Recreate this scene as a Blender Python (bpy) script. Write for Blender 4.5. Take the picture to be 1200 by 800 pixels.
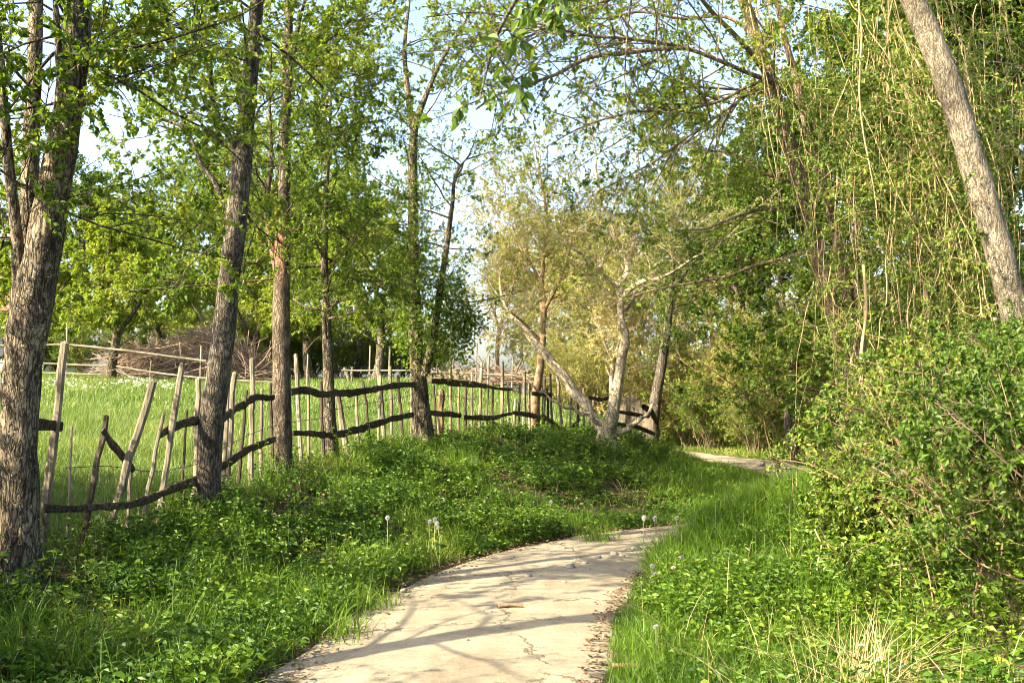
import bpy, math
import numpy as np
from mathutils import Vector

# ------------------------------------------------------------------ camera, sky, sun, exposure
for o in list(bpy.data.objects):
    bpy.data.objects.remove(o)
S = bpy.context.scene
COL = S.collection
CAM_Z = 1.75
PITCH = math.atan(70 / 1167.0)
FPX = 1167.0
cam = bpy.data.cameras.new("camera")
cam.lens = 36.0 * FPX / 1200.0
cam.sensor_width = 36.0
cam.clip_start = 0.05
cam.clip_end = 3000
cam.dof.use_dof = True
cam.dof.focus_distance = 13.0
cam.dof.aperture_fstop = 8.0
camo = bpy.data.objects.new("camera", cam)
camo.location = (0, 0, CAM_Z)
camo.rotation_euler = (math.pi / 2 + PITCH, 0, 0)
COL.objects.link(camo)
S.camera = camo

SUN_EL = math.radians(36)
SUN_H = np.array([-0.86, -0.51]); SUN_H = SUN_H / np.linalg.norm(SUN_H)   # horizontal direction TOWARDS the sun
W = bpy.data.worlds.new("World"); S.world = W; W.use_nodes = True
wn = W.node_tree
sky = wn.nodes.new("ShaderNodeTexSky")
sky.sky_type = 'NISHITA'; sky.sun_disc = False
sky.sun_elevation = SUN_EL
sky.sun_rotation = math.atan2(SUN_H[0], SUN_H[1])
sky.air_density = 1.0; sky.dust_density = 4.0; sky.ozone_density = 1.0
bg = wn.nodes["Background"]; bg.inputs[1].default_value = 0.13
wn.links.new(sky.outputs[0], bg.inputs[0])
sl = bpy.data.lights.new("sun", 'SUN'); sl.energy = 5.0; sl.angle = math.radians(0.53); sl.color = (1.0, 0.86, 0.60)
so = bpy.data.objects.new("sun", sl); COL.objects.link(so)
sdir = Vector((SUN_H[0] * math.cos(SUN_EL), SUN_H[1] * math.cos(SUN_EL), math.sin(SUN_EL)))
so.rotation_euler = sdir.to_track_quat('Z', 'Y').to_euler()
so.location = sdir * 60
vs = S.view_settings
S.display_settings.display_device = 'sRGB'
vs.view_transform = 'Standard'; vs.look = 'None'; vs.exposure = 2.15; vs.gamma = 1.0; vs.use_curve_mapping = False
S.cycles.max_bounces = 6; S.cycles.diffuse_bounces = 3; S.cycles.transmission_bounces = 4
S.cycles.glossy_bounces = 2; S.cycles.transparent_max_bounces = 4
S.cycles.use_denoising = True
S.cycles.denoiser = 'OPENIMAGEDENOISE'
S.cycles.denoising_input_passes = 'RGB_ALBEDO_NORMAL'
S.cycles.denoising_prefilter = 'ACCURATE'
S.cycles.filter_width = 0.9
S.cycles.sample_clamp_indirect = 4.0
S.cycles.caustics_reflective = False; S.cycles.caustics_refractive = False

# ------------------------------------------------------------------ helpers
RNG = np.random.default_rng(11)
CT, ST = math.cos(PITCH), math.sin(PITCH)

def pix(px, py, d):
    """world point seen at photo pixel (px,py) at world distance y=d"""
    u = (px - 600) / FPX; v = (400 - py) / FPX
    y = CT - v * ST; z = ST + v * CT
    return np.array([u / y * d, d, CAM_Z + z / y * d])

def pxX(px, d):
    return (px - 600) / FPX * d

def norm(a):
    return a / np.maximum(np.linalg.norm(a, axis=-1, keepdims=True), 1e-9)

def _hash(i, j, k):
    h = (i * 374761393 + j * 668265263 + k * 1274126177) & 0x7fffffff
    h = ((h ^ (h >> 13)) * 1274126177) & 0x7fffffff
    return ((h ^ (h >> 16)) & 0xffff) / 65535.0

def vnoise(p):
    p = np.asarray(p, dtype=np.float64)
    i = np.floor(p).astype(np.int64); f = p - i; f = f * f * (3 - 2 * f)
    r = 0
    for dx in (0, 1):
        wx = f[..., 0] if dx else 1 - f[..., 0]
        for dy in (0, 1):
            wy = f[..., 1] if dy else 1 - f[..., 1]
            for dz in (0, 1):
                wz = f[..., 2] if dz else 1 - f[..., 2]
                r = r + wx * wy * wz * _hash(i[..., 0] + dx, i[..., 1] + dy, i[..., 2] + dz)
    return r

def mesh_from(name, verts, facesets, tone=None, smooth=False):
    """facesets: list of int arrays (n,k); tone: per-face float"""
    me = bpy.data.meshes.new(name)
    verts = np.asarray(verts, dtype=np.float32)
    me.vertices.add(len(verts)); me.vertices.foreach_set("co", verts.ravel())
    facesets = [np.asarray(f, dtype=np.int32) for f in facesets if len(f)]
    nl = sum(f.size for f in facesets); nf = sum(len(f) for f in facesets)
    me.loops.add(nl); me.loops.foreach_set("vertex_index", np.concatenate([f.ravel() for f in facesets]))
    me.polygons.add(nf)
    starts = []; c = 0
    for f in facesets:
        starts.append(c + np.arange(len(f)) * f.shape[1]); c += f.size
    me.polygons.foreach_set("loop_start", np.concatenate(starts).astype(np.int32))
    me.polygons.foreach_set("use_smooth", np.full(nf, smooth))
    me.update(calc_edges=True)
    if tone is not None:
        a = me.attributes.new("tone", 'FLOAT', 'FACE')
        a.data.foreach_set("value", np.asarray(tone, dtype=np.float32))
    return me

def obj(name, me, mat=None, parent=None, loc=None):
    o = bpy.data.objects.new(name, me); COL.objects.link(o)
    if mat is not None:
        me.materials.clear(); me.materials.append(mat)
    if parent is not None: o.parent = parent
    if loc is not None: o.location = loc
    return o

def empty(name, loc):
    o = bpy.data.objects.new(name, None); COL.objects.link(o); o.location = [float(c) for c in loc]
    o.empty_display_size = 0.2
    return o

def tag(o, label, cat, group=None, kind=None):
    if label: o["label"] = label
    if cat: o["category"] = cat
    if group: o["group"] = group
    if kind: o["kind"] = kind
    return o

def copy_tree(root, loc, rz, sc, label, group=None):
    r = root.copy(); COL.objects.link(r)
    r.location = [float(c) for c in loc]; r.rotation_euler = (0, 0, rz)
    r.scale = sc if isinstance(sc, tuple) else (sc, sc, sc)
    r["label"] = label
    if group: r["group"] = group
    for ch in list(root.children):
        c = ch.copy(); COL.objects.link(c); c.parent = r
    return r

class MB:
    """collects batches of geometry for ONE mesh"""
    def __init__(self): self.v = []; self.f = {}; self.t = {}; self.n = 0
    def add(self, V, F, tone=0.5):
        V = np.asarray(V).reshape(-1, 3); F = np.asarray(F)
        k = F.shape[1]
        self.v.append(V); self.f.setdefault(k, []).append(F + self.n); self.n += len(V)
        self.t.setdefault(k, []).append(np.broadcast_to(np.asarray(tone, dtype=np.float32), (len(F),)).copy())
    def mesh(self, name, smooth=False, origin=(0, 0, 0)):
        ks = sorted(self.f)
        V = np.concatenate(self.v) - np.asarray(origin)
        return mesh_from(name, V, [np.concatenate(self.f[k]) for k in ks],
                         np.concatenate([np.concatenate(self.t[k]) for k in ks]), smooth)

def resample(P, n):
    P = np.asarray(P, dtype=float)
    s = np.concatenate([[0], np.cumsum(np.linalg.norm(np.diff(P[:, :3], axis=0), axis=1))])
    # smooth: Catmull-like via cubic hermite on arc length
    q = np.linspace(0, s[-1], n)
    m = np.gradient(P, s, axis=0) if len(P) > 2 else np.repeat((P[1:] - P[:1]) / s[-1], 2, 0)
    i = np.clip(np.searchsorted(s, q, side='right') - 1, 0, len(P) - 2)
    h = (s[i + 1] - s[i])[:, None]; t = ((q - s[i])[:, None]) / h
    return ((2 * t**3 - 3 * t**2 + 1) * P[i] + (t**3 - 2 * t**2 + t) * h * m[i]
            + (-2 * t**3 + 3 * t**2) * P[i + 1] + (t**3 - t**2) * h * m[i + 1])

def tubes(P, R, ns, tone=None, cap=True):
    """P (N,K,3), R (N,K) -> verts, quads, quad tones"""
    N, K, _ = P.shape
    T = norm(np.gradient(P, axis=1))
    ref = np.zeros_like(T); ref[..., 0] = 1
    vert = np.abs(T[..., 0]) > 0.8
    # one reference per tube
    rv = vert.mean(axis=1) > 0.5
    ref[rv] = (0, 1, 0)
    A = norm(np.cross(T, ref)); B = np.cross(T, A)
    a = np.arange(ns) / ns * 2 * np.pi
    V = P[:, :, None, :] + R[:, :, None, None] * (np.cos(a)[None, None, :, None] * A[:, :, None, :] + np.sin(a)[None, None, :, None] * B[:, :, None, :])
    base = (np.arange(N) * K * ns)[:, None, None] + (np.arange(K - 1) * ns)[None, :, None]
    j = np.arange(ns)[None, None, :]; j2 = (j + 1) % ns
    F = np.stack([base + j, base + j2, base + ns + j2, base + ns + j], axis=-1).reshape(-1, 4)
    t = np.repeat(np.full(N, 0.5) if tone is None else tone, (K - 1) * ns)
    return V.reshape(-1, 3), F, t

def trunk_tube(mb, P, R, ns=20, rough=0.06, seed=0, cap=True, step=0.05, freq=9.0, flare=0.0):
    """one detailed trunk / limb with bark relief"""
    L = np.linalg.norm(np.diff(np.asarray(P), axis=0), axis=1).sum()
    n = int(max(6, min(400, L / step)))
    PR = resample(np.column_stack([P, R]), n)
    Pp = PR[:, :3]; Rr = np.maximum(PR[:, 3], 0.003)
    if flare > 0:
        h = np.linspace(0, L, n)
        Rr = Rr * (1 + flare * np.exp(-h / 0.22))
    V, F, t = tubes(Pp[None], Rr[None], ns)
    V = V.reshape(n, ns, 3)
    D = V - Pp[:, None, :]
    if flare > 0:
        aa = np.arange(ns) / ns * 2 * np.pi; hh_ = np.linspace(0, L, n)
        D = D * (1 + np.exp(-hh_ / .26)[:, None] * flare * 1.3 * np.clip(np.sin(aa * 4 + seed)[None] + .5 * np.sin(aa * 7 + seed * 2)[None], -.4, 1.2))[..., None]; V = Pp[:, None, :] + D
    q = V * np.array([freq, freq, freq * 0.28]) + seed * 7.3
    ridged = np.abs(vnoise(q) - 0.5) * 2
    big = vnoise(V * 2.2 + seed * 3.1) - 0.5
    fine = vnoise(V * np.array([freq * 2.6, freq * 2.6, freq]) + 31 + seed) - 0.5
    V = Pp[:, None, :] + D * (1 + rough * (ridged * 1.5 - 0.5) + 0.20 * big[..., None].squeeze(-1) * 0.8 + rough * 0.7 * fine)[..., None]
    mb.add(V.reshape(-1, 3), F, 0.5)
    if cap:
        c = mb.n
        mb.add(np.vstack([V[-1], Pp[-1:] + 0.002]), np.array([[i, (i + 1) % ns, ns] for i in range(ns)]), 0.5)

def children(P, n, tmin, ang, L, K, rng, up=0.0, tmax=1.0, wob=0.12, keep=None):
    """n child polylines per parent; P (N,Kp,3); L (N,) base length. returns (N*n,K,3)"""
    N, Kp, _ = P.shape
    t = rng.uniform(tmin, tmax, (N, n))
    x = t * (Kp - 1); i = np.clip(x.astype(int), 0, Kp - 2); f = (x - i)[..., None]
    ix = np.arange(N)[:, None]
    p0 = P[ix, i] * (1 - f) + P[ix, i + 1] * f
    T = norm(P[ix, i + 1] - P[ix, i])
    r = rng.normal(size=(N, n, 3)); r -= (r * T).sum(-1, keepdims=True) * T; r = norm(r)
    a = np.radians(rng.uniform(ang[0], ang[1], (N, n)))[..., None]
    D = norm(np.cos(a) * T + np.sin(a) * r + np.array([0, 0, up]))
    ln = L[:, None] * rng.uniform(0.55, 1.15, (N, n)) * (1.15 - 0.6 * t)
    p0 = p0.reshape(-1, 3); D = D.reshape(-1, 3); ln = ln.reshape(-1)
    return walk(p0, D, ln, K, rng, wob, up * 0.12), ln

def walk(p0, D, ln, K, rng, wob=0.12, lift=0.0):
    out = [p0]; d = D; step = (ln / (K - 1))[:, None]
    for k in range(K - 1):
        out.append(out[-1] + d * step)
        d = norm(d + rng.normal(size=d.shape) * wob + np.array([0, 0, lift]))
    return np.stack(out, axis=1)

def leaf_batch(mb, P, D, size, rng, width=0.6, fold=0.22, upb=0.7, clumpf=1.1, tshift=0.0, curl=0.0, ovate=False):
    N = len(P)
    D = norm(D)
    nr = rng.normal(size=(N, 3)) * 0.75; nr[:, 2] += upb
    Sd = norm(np.cross(D, nr)); Nn = np.cross(Sd, D)
    s = (size * rng.uniform(0.55, 1.2, N))[:, None]
    b = P; tip = P + D * s - Nn * s * curl
    if ovate:
        wj = rng.uniform(.85, 1.15, (N, 1)); cv = []
        for a, w_, c_ in ((.22, .72, 0), (.52, 1.0, .15), (.8, .55, .55)):
            for sg in (1, -1):
                cv.append(P + D * s * a + Sd * s * width * wj * .5 * w_ * sg + Nn * s * (fold * .5 * w_ - (curl + .12) * c_ * a))
        V = np.stack([b, cv[0], cv[2], cv[4], tip - Nn * s * .1, cv[5], cv[3], cv[1]], axis=1).reshape(-1, 3)
        i = np.arange(N)[:, None] * 8
        F = np.concatenate([i + np.array([[0, 2, 1]]), i + np.array([[0, 4, 2]]), i + np.array([[2, 4, 3]]), i + np.array([[0, 7, 6]]), i + np.array([[0, 6, 4]]), i + np.array([[6, 5, 4]])], axis=1).reshape(-1, 3)
        cl = vnoise(P * clumpf + 5.5)
        tn = np.clip(0.5 + (rng.uniform(-1, 1, N) * 0.34 + (cl - 0.5) * 0.75) + tshift, 0, 1)
        mb.add(V, F, np.repeat(tn, 6)); return
    m = P + D * s * 0.48
    l = m + Sd * s * width * 0.5 + Nn * s * fold * 0.5
    r = m - Sd * s * width * 0.5 + Nn * s * fold * 0.5
    V = np.stack([b, l, tip, r], axis=1).reshape(-1, 3)
    i = np.arange(N)[:, None] * 4
    F = np.concatenate([i + np.array([[0, 2, 1]]), i + np.array([[0, 3, 2]])], axis=1).reshape(-1, 3)
    cl = vnoise(P * clumpf + 5.5)
    tn = np.clip(0.5 + (rng.uniform(-1, 1, N) * 0.34 + (cl - 0.5) * 0.75) + tshift, 0, 1)
    mb.add(V, F, np.repeat(tn, 2))

def twig_leaves(mb, TW, per, size, rng, tmin=0.1, droop=0.25, **kw):
    """leaves along twigs TW (N,K,3)"""
    N, K, _ = TW.shape
    t = rng.uniform(tmin, 1.0, (N, per)); x = t * (K - 1)
    i = np.clip(x.astype(int), 0, K - 2); f = (x - i)[..., None]; ix = np.arange(N)[:, None]
    p = (TW[ix, i] * (1 - f) + TW[ix, i + 1] * f).reshape(-1, 3)
    T = norm(TW[ix, i + 1] - TW[ix, i]).reshape(-1, 3)
    D = T * 0.55 + rng.normal(size=p.shape) * 0.6 - np.array([0, 0, droop])
    leaf_batch(mb, p, D, size, rng, **kw)

# ------------------------------------------------------------------ materials
def new_mat(name):
    m = bpy.data.materials.new(name); m.use_nodes = True
    nt = m.node_tree; nt.nodes.clear()
    out = nt.nodes.new("ShaderNodeOutputMaterial")
    return m, nt, out

def ramp(nt, stops):
    r = nt.nodes.new("ShaderNodeValToRGB"); e = r.color_ramp.elements
    while len(e) > 1: e.remove(e[-1])
    e[0].position = stops[0][0]; e[0].color = (*stops[0][1], 1)
    for p, c in stops[1:]:
        x = e.new(p); x.color = (*c, 1)
    return r

def leaf_mat(name, stops, trans=0.42, rough=0.5, tint=(1.25, 1.15, 0.5)):
    m, nt, out = new_mat(name)
    at = nt.nodes.new("ShaderNodeAttribute"); at.attribute_name = "tone"
    r = ramp(nt, stops); nt.links.new(at.outputs["Fac"], r.inputs[0])
    b = nt.nodes.new("ShaderNodeBsdfPrincipled"); b.inputs["Roughness"].default_value = rough
    b.inputs["Specular IOR Level"].default_value = 0.35
    nt.links.new(r.outputs[0], b.inputs["Base Color"])
    t = nt.nodes.new("ShaderNodeBsdfTranslucent")
    mx = nt.nodes.new("ShaderNodeMix"); mx.data_type = 'RGBA'; mx.blend_type = 'MULTIPLY'; mx.inputs[0].default_value = 1
    nt.links.new(r.outputs[0], mx.inputs[6]); mx.inputs[7].default_value = (*tint, 1)
    mx.clamp_result = False
    nt.links.new(mx.outputs[2], t.inputs[0])
    s = nt.nodes.new("ShaderNodeMixShader"); s.inputs[0].default_value = trans
    nt.links.new(b.outputs[0], s.inputs[1]); nt.links.new(t.outputs[0], s.inputs[2])
    nt.links.new(s.outputs[0], out.inputs[0])
    return m

def noise(nt, vec, scale, detail=5, rough=0.6, dist=0.0):
    n = nt.nodes.new("ShaderNodeTexNoise"); n.inputs["Scale"].default_value = scale
    n.inputs["Detail"].default_value = detail; n.inputs["Roughness"].default_value = rough
    n.inputs["Distortion"].default_value = dist
    if vec is not None: nt.links.new(vec, n.inputs["Vector"])
    return n

def mixc(nt, fac, a, b, mode='MIX'):
    mx = nt.nodes.new("ShaderNodeMix"); mx.data_type = 'RGBA'; mx.blend_type = mode
    for sock, val in ((0, fac), (6, a), (7, b)):
        if hasattr(val, "links") or hasattr(val, "is_output"):
            nt.links.new(val, mx.inputs[sock])
        else:
            mx.inputs[sock].default_value = val if sock == 0 else (*val, 1)
    return mx.outputs[2]

def bark_mat(name, stops, zs=0.25, scale=22, lichen=None, lich_amt=0.55, bump=0.9, patch=None, plates=0):
    m, nt, out = new_mat(name)
    tc = nt.nodes.new("ShaderNodeTexCoord")
    mp = nt.nodes.new("ShaderNodeMapping"); mp.inputs["Scale"].default_value = (1, 1, zs)
    nt.links.new(tc.outputs["Object"], mp.inputs[0])
    n1 = noise(nt, mp.outputs[0], scale, 8, 0.68, 0.5)
    r = ramp(nt, stops); nt.links.new(n1.outputs[0], r.inputs[0])
    col = r.outputs[0]
    hgt = n1.outputs[0]
    if plates:
        wv = nt.nodes.new("ShaderNodeVectorMath"); wv.operation = 'MULTIPLY_ADD'
        wn_ = noise(nt, mp.outputs[0], scale * .35, 4, .6); nt.links.new(wn_.outputs["Color"], wv.inputs[0]); wv.inputs[1].default_value = (.22, .22, .22); nt.links.new(mp.outputs[0], wv.inputs[2])
        vr = nt.nodes.new("ShaderNodeTexVoronoi"); vr.feature = 'DISTANCE_TO_EDGE'; vr.inputs["Scale"].default_value = plates; nt.links.new(wv.outputs[0], vr.inputs["Vector"])
        er = ramp(nt, [(0.0, (.1, .1, .1)), (0.07, (.62, .62, .62)), (0.2, (1, 1, 1))]); nt.links.new(vr.outputs[0], er.inputs[0])
        col = mixc(nt, er.outputs[0], tuple(x * .55 for x in stops[0][1]), col)
        ad = nt.nodes.new("ShaderNodeMath"); ad.operation = 'MULTIPLY_ADD'; nt.links.new(er.outputs[0], ad.inputs[0]); ad.inputs[1].default_value = .7; nt.links.new(n1.outputs[0], ad.inputs[2]); hgt = ad.outputs[0]
    n3 = noise(nt, tc.outputs["Object"], 1.7, 3, 0.6)
    big = ramp(nt, [(0.38, (0.52, 0.53, 0.50)), (0.64, (1.2, 1.16, 1.1))]); nt.links.new(n3.outputs[0], big.inputs[0])
    col = mixc(nt, 1.0, col, big.outputs[0], 'MULTIPLY')
    if lichen:
        n2 = noise(nt, tc.outputs["Object"], 26, 6, 0.7, 0.3)
        lr = ramp(nt, [(lich_amt, (0, 0, 0)), (lich_amt + 0.06, (1, 1, 1))]); nt.links.new(n2.outputs[0], lr.inputs[0])
        col = mixc(nt, lr.outputs[0], col, lichen)
    if patch:
        zlo, zhi, pc = patch
        sx = nt.nodes.new("ShaderNodeSeparateXYZ"); nt.links.new(tc.outputs["Object"], sx.inputs[0])
        mr = nt.nodes.new("ShaderNodeMapRange"); mr.inputs[1].default_value = zlo; mr.inputs[2].default_value = zlo + 0.35
        mr2 = nt.nodes.new("ShaderNodeMapRange"); mr2.inputs[1].default_value = zhi; mr2.inputs[2].default_value = zhi - 0.35
        nt.links.new(sx.outputs[2], mr.inputs[0]); nt.links.new(sx.outputs[2], mr2.inputs[0])
        mul = nt.nodes.new("ShaderNodeMath"); mul.operation = 'MULTIPLY'
        nt.links.new(mr.outputs[0], mul.inputs[0]); nt.links.new(mr2.outputs[0], mul.inputs[1])
        mul2 = nt.nodes.new("ShaderNodeMath"); mul2.operation = 'MULTIPLY'
        nt.links.new(mul.outputs[0], mul2.inputs[0])
        pr = ramp(nt, [(0.42, (0, 0, 0)), (0.58, (1, 1, 1))]); nt.links.new(n1.outputs[0], pr.inputs[0])
        nt.links.new(pr.outputs[0], mul2.inputs[1])
        col = mixc(nt, mul2.outputs[0], col, pc)
    b = nt.nodes.new("ShaderNodeBsdfPrincipled"); b.inputs["Roughness"].default_value = 0.9
    b.inputs["Specular IOR Level"].default_value = 0.2
    nt.links.new(col, b.inputs["Base Color"])
    bp = nt.nodes.new("ShaderNodeBump"); bp.inputs["Strength"].default_value = bump; bp.inputs["Distance"].default_value = 0.02
    nt.links.new(hgt, bp.inputs["Height"]); nt.links.new(bp.outputs[0], b.inputs["Normal"])
    nt.links.new(b.outputs[0], out.inputs[0])
    return m

def plain(name, c, rough=0.8, var=0.25, scale=18):
    m, nt, out = new_mat(name)
    tc = nt.nodes.new("ShaderNodeTexCoord"); n = noise(nt, tc.outputs["Object"], scale, 5)
    r = ramp(nt, [(0.3, tuple(x * (1 - var) for x in c)), (0.7, tuple(min(1, x * (1 + var)) for x in c))])
    nt.links.new(n.outputs[0], r.inputs[0])
    b = nt.nodes.new("ShaderNodeBsdfPrincipled"); b.inputs["Roughness"].default_value = rough
    b.inputs["Specular IOR Level"].default_value = 0.25
    nt.links.new(r.outputs[0], b.inputs["Base Color"]); nt.links.new(b.outputs[0], out.inputs[0])
    bp = nt.nodes.new("ShaderNodeBump"); bp.inputs["Strength"].default_value = 0.5; bp.inputs["Distance"].default_value = 0.01
    nt.links.new(n.outputs[0], bp.inputs["Height"]); nt.links.new(bp.outputs[0], b.inputs["Normal"])
    return m

LF_GREEN = leaf_mat("leaf_fresh_green", [(0.0, (0.049, 0.096, 0.011)), (0.45, (0.120, 0.202, 0.021)), (0.75, (0.196, 0.272, 0.030)), (1.0, (0.282, 0.316, 0.057))], trans=.5)
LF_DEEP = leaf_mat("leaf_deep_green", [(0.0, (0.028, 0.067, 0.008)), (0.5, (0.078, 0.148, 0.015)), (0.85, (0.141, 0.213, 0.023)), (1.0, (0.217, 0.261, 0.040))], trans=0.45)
LF_YOUNG = leaf_mat("leaf_young_yellow", [(0.0, (0.09, 0.13, 0.018)), (0.4, (0.19, 0.245, 0.036)), (0.75, (0.26, 0.29, 0.06)), (0.9, (0.33, 0.30, 0.10)), (1.0, (0.42, 0.38, 0.22))], trans=.5)
LF_LIME = leaf_mat("leaf_lime", [(0.0, (0.076, 0.131, 0.011)), (0.5, (0.162, 0.246, 0.021)), (1.0, (0.282, 0.338, 0.046))], trans=0.5)
LF_HERB = leaf_mat("leaf_herb", [(0.0, (0.028, 0.074, 0.007)), (0.45, (0.076, 0.152, 0.011)), (0.8, (0.136, 0.218, 0.018)), (1.0, (0.217, 0.261, 0.040))], trans=0.35)
LF_BRAM = leaf_mat("leaf_bramble", [(0.0, (0.032, 0.076, 0.009)), (0.45, (0.087, 0.158, 0.015)), (0.8, (0.158, 0.224, 0.025)), (1.0, (0.261, 0.272, 0.057))], trans=0.38)
GR_MAT = leaf_mat("grass_blades", [(0.0, (0.037, 0.087, 0.007)), (0.45, (0.097, 0.185, 0.013)), (0.85, (0.168, 0.261, 0.023)), (0.95, (0.217, 0.272, 0.069)), (1.0, (0.456, 0.370, 0.184))], trans=0.4)
GR_MEAD = leaf_mat("meadow_blades", [(0.0, (0.065, 0.134, 0.021)), (0.5, (0.120, 0.184, 0.043)), (0.9, (0.182, 0.241, 0.077)), (1.0, (0.256, 0.303, 0.104))], trans=0.4)
DRY_MAT = leaf_mat("dry_straw", [(0.0, (0.30, 0.23, 0.11)), (0.6, (0.48, 0.38, 0.20)), (1.0, (0.58, 0.49, 0.29))], trans=0.25, tint=(1, 0.95, 0.8))
LITTER_MAT = leaf_mat("dead_leaves", [(0.0, (0.075, 0.045, 0.022)), (0.5, (0.17, 0.10, 0.05)), (1.0, (0.33, 0.22, 0.12))], trans=0.1, tint=(1, 0.9, 0.7))
PETAL_MAT = leaf_mat("white_petals", [(0.0, (0.75, 0.77, 0.72)), (1.0, (0.85, 0.85, 0.82))], trans=0.3, tint=(1, 1, 1))
CLOCK_MAT = leaf_mat("dandelion_seed", [(0.0, (0.58, 0.57, 0.54)), (1.0, (0.74, 0.73, 0.69))], trans=0.45, tint=(1, 1, 1))
YEL_MAT = leaf_mat("yellow_petals", [(0.0, (0.75, 0.48, 0.01)), (1.0, (0.85, 0.62, 0.02))], trans=0.2, tint=(1, 1, 0.6))

BK_OLD = bark_mat("bark_old_grey", [(0.30, (0.022, 0.017, 0.012)), (0.44, (0.10, 0.08, 0.055)), (0.56, (0.23, 0.19, 0.135)), (0.74, (0.38, 0.335, 0.255))], lichen=(0.46, 0.44, 0.35), lich_amt=0.60, bump=1.0, plates=26)
BK_DARK = bark_mat("bark_dark", [(0.30, (0.03, 0.025, 0.019)), (0.46, (0.11, 0.094, 0.075)), (0.6, (0.21, 0.185, 0.15)), (0.8, (0.33, 0.30, 0.25))], lichen=(0.36, 0.35, 0.29), lich_amt=0.66, plates=32)
BK_RED = bark_mat("bark_reddish_patch", [(0.30, (0.05, 0.035, 0.025)), (0.46, (0.15, 0.115, 0.085)), (0.62, (0.26, 0.215, 0.165)), (0.8, (0.36, 0.31, 0.25))], lichen=(0.42, 0.40, 0.33), lich_amt=0.64, patch=(2.45, 3.6, (0.27, 0.135, 0.085)), plates=34)
BK_PALE = bark_mat("bark_pale_smooth", [(0.25, (0.24, 0.19, 0.125)), (0.42, (0.50, 0.42, 0.30)), (0.75, (0.66, 0.58, 0.45))], zs=0.6, scale=18, lichen=(0.56, 0.53, 0.44), lich_amt=0.60, bump=0.7, plates=12)
BK_TAN = bark_mat("bark_tan", [(0.28, (0.10, 0.065, 0.04)), (0.5, (0.26, 0.175, 0.11)), (0.75, (0.40, 0.29, 0.19))], zs=0.35, bump=0.6)
BK_BROWN = bark_mat("bark_brown", [(0.28, (0.10, 0.072, 0.048)), (0.48, (0.27, 0.20, 0.135)), (0.75, (0.43, 0.34, 0.24))], zs=0.25, lichen=(0.38, 0.35, 0.27), lich_amt=0.66, bump=0.8, plates=30)
BK_ASH = bark_mat("bark_ash_grey", [(0.30, (0.07, 0.06, 0.045)), (0.47, (0.22, 0.19, 0.145)), (0.62, (0.36, 0.315, 0.245)), (0.8, (0.46, 0.42, 0.34))], zs=0.2, scale=30, lichen=(0.62, 0.61, 0.56), lich_amt=0.625, bump=0.8, plates=36)
BK_TWIG = plain("bark_twig", (0.14, 0.105, 0.065), var=0.4)
VINE_MAT = plain("vine_stem", (0.34, 0.26, 0.13), var=0.35, scale=6)
RAIL_MAT = bark_mat("rail_bark_wood", [(0.30, (0.012, 0.009, 0.006)), (0.46, (0.055, 0.042, 0.029)), (0.58, (0.13, 0.10, 0.07)), (0.76, (0.24, 0.20, 0.15))], zs=1.0, scale=34, bump=1.0)
STAKE_PALE = bark_mat("stake_pale_wood", [(0.30, (0.07, 0.058, 0.042)), (0.48, (0.21, 0.18, 0.135)), (0.75, (0.34, 0.30, 0.235))], zs=0.08, scale=40, bump=0.6)
STAKE_DARK = bark_mat("stake_dark_wood", [(0.28, (0.022, 0.017, 0.012)), (0.5, (0.07, 0.055, 0.04)), (0.75, (0.15, 0.125, 0.09))], zs=0.08, scale=40, bump=0.6)
STAKE_GREY = bark_mat("stake_grey_wood", [(0.28, (0.10, 0.085, 0.065)), (0.5, (0.24, 0.205, 0.155)), (0.75, (0.36, 0.32, 0.25))], zs=0.08, scale=40, bump=0.6)
WIRE_MAT = plain("rusty_wire", (0.09, 0.07, 0.055), rough=0.6)
STONE_MAT = plain("pale_stone", (0.20, 0.178, 0.145), var=0.3, scale=25)

# ------------------------------------------------------------------ terrain
PATH = np.array([(-0.95, -14), (-0.95, -4), (-0.8, 2), (-0.66, 4.2), (-0.5, 6.2), (-0.16, 8.7), (0.36, 10.4), (1.35, 12.0), (3.1, 13.3), (4.9, 15.0), (5.95, 17.6), (6.15, 20.5), (5.6, 24.0), (4.9, 27.2), (4.3, 30), (3.2, 36), (3.0, 42), (3.5, 55), (5, 80)])
PCL = resample(PATH, 600)
PT = norm(np.gradient(PCL, axis=0)); PN = np.column_stack([PT[:, 1], -PT[:, 0]])      # right-hand normal
PHW = 1.08

def zpath(y): return np.interp(y, [13, 17, 20, 23, 27, 34], [0, .12, .22, .27, .24, .24])

def path_sd(x, y):
    """distance to the path centre line, and side (+ right)"""
    x = np.atleast_1d(x); y = np.atleast_1d(y)
    best = np.full(x.shape, 1e9); side = np.zeros(x.shape)
    c = PCL[::2]; n = PN[::2]
    for k in range(len(c)):
        dx = x - c[k, 0]; dy = y - c[k, 1]; d = dx * dx + dy * dy
        mk = d < best
        best = np.where(mk, d, best); side = np.where(mk, dx * n[k, 0] + dy * n[k, 1], side)
    return np.sqrt(best), side

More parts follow.
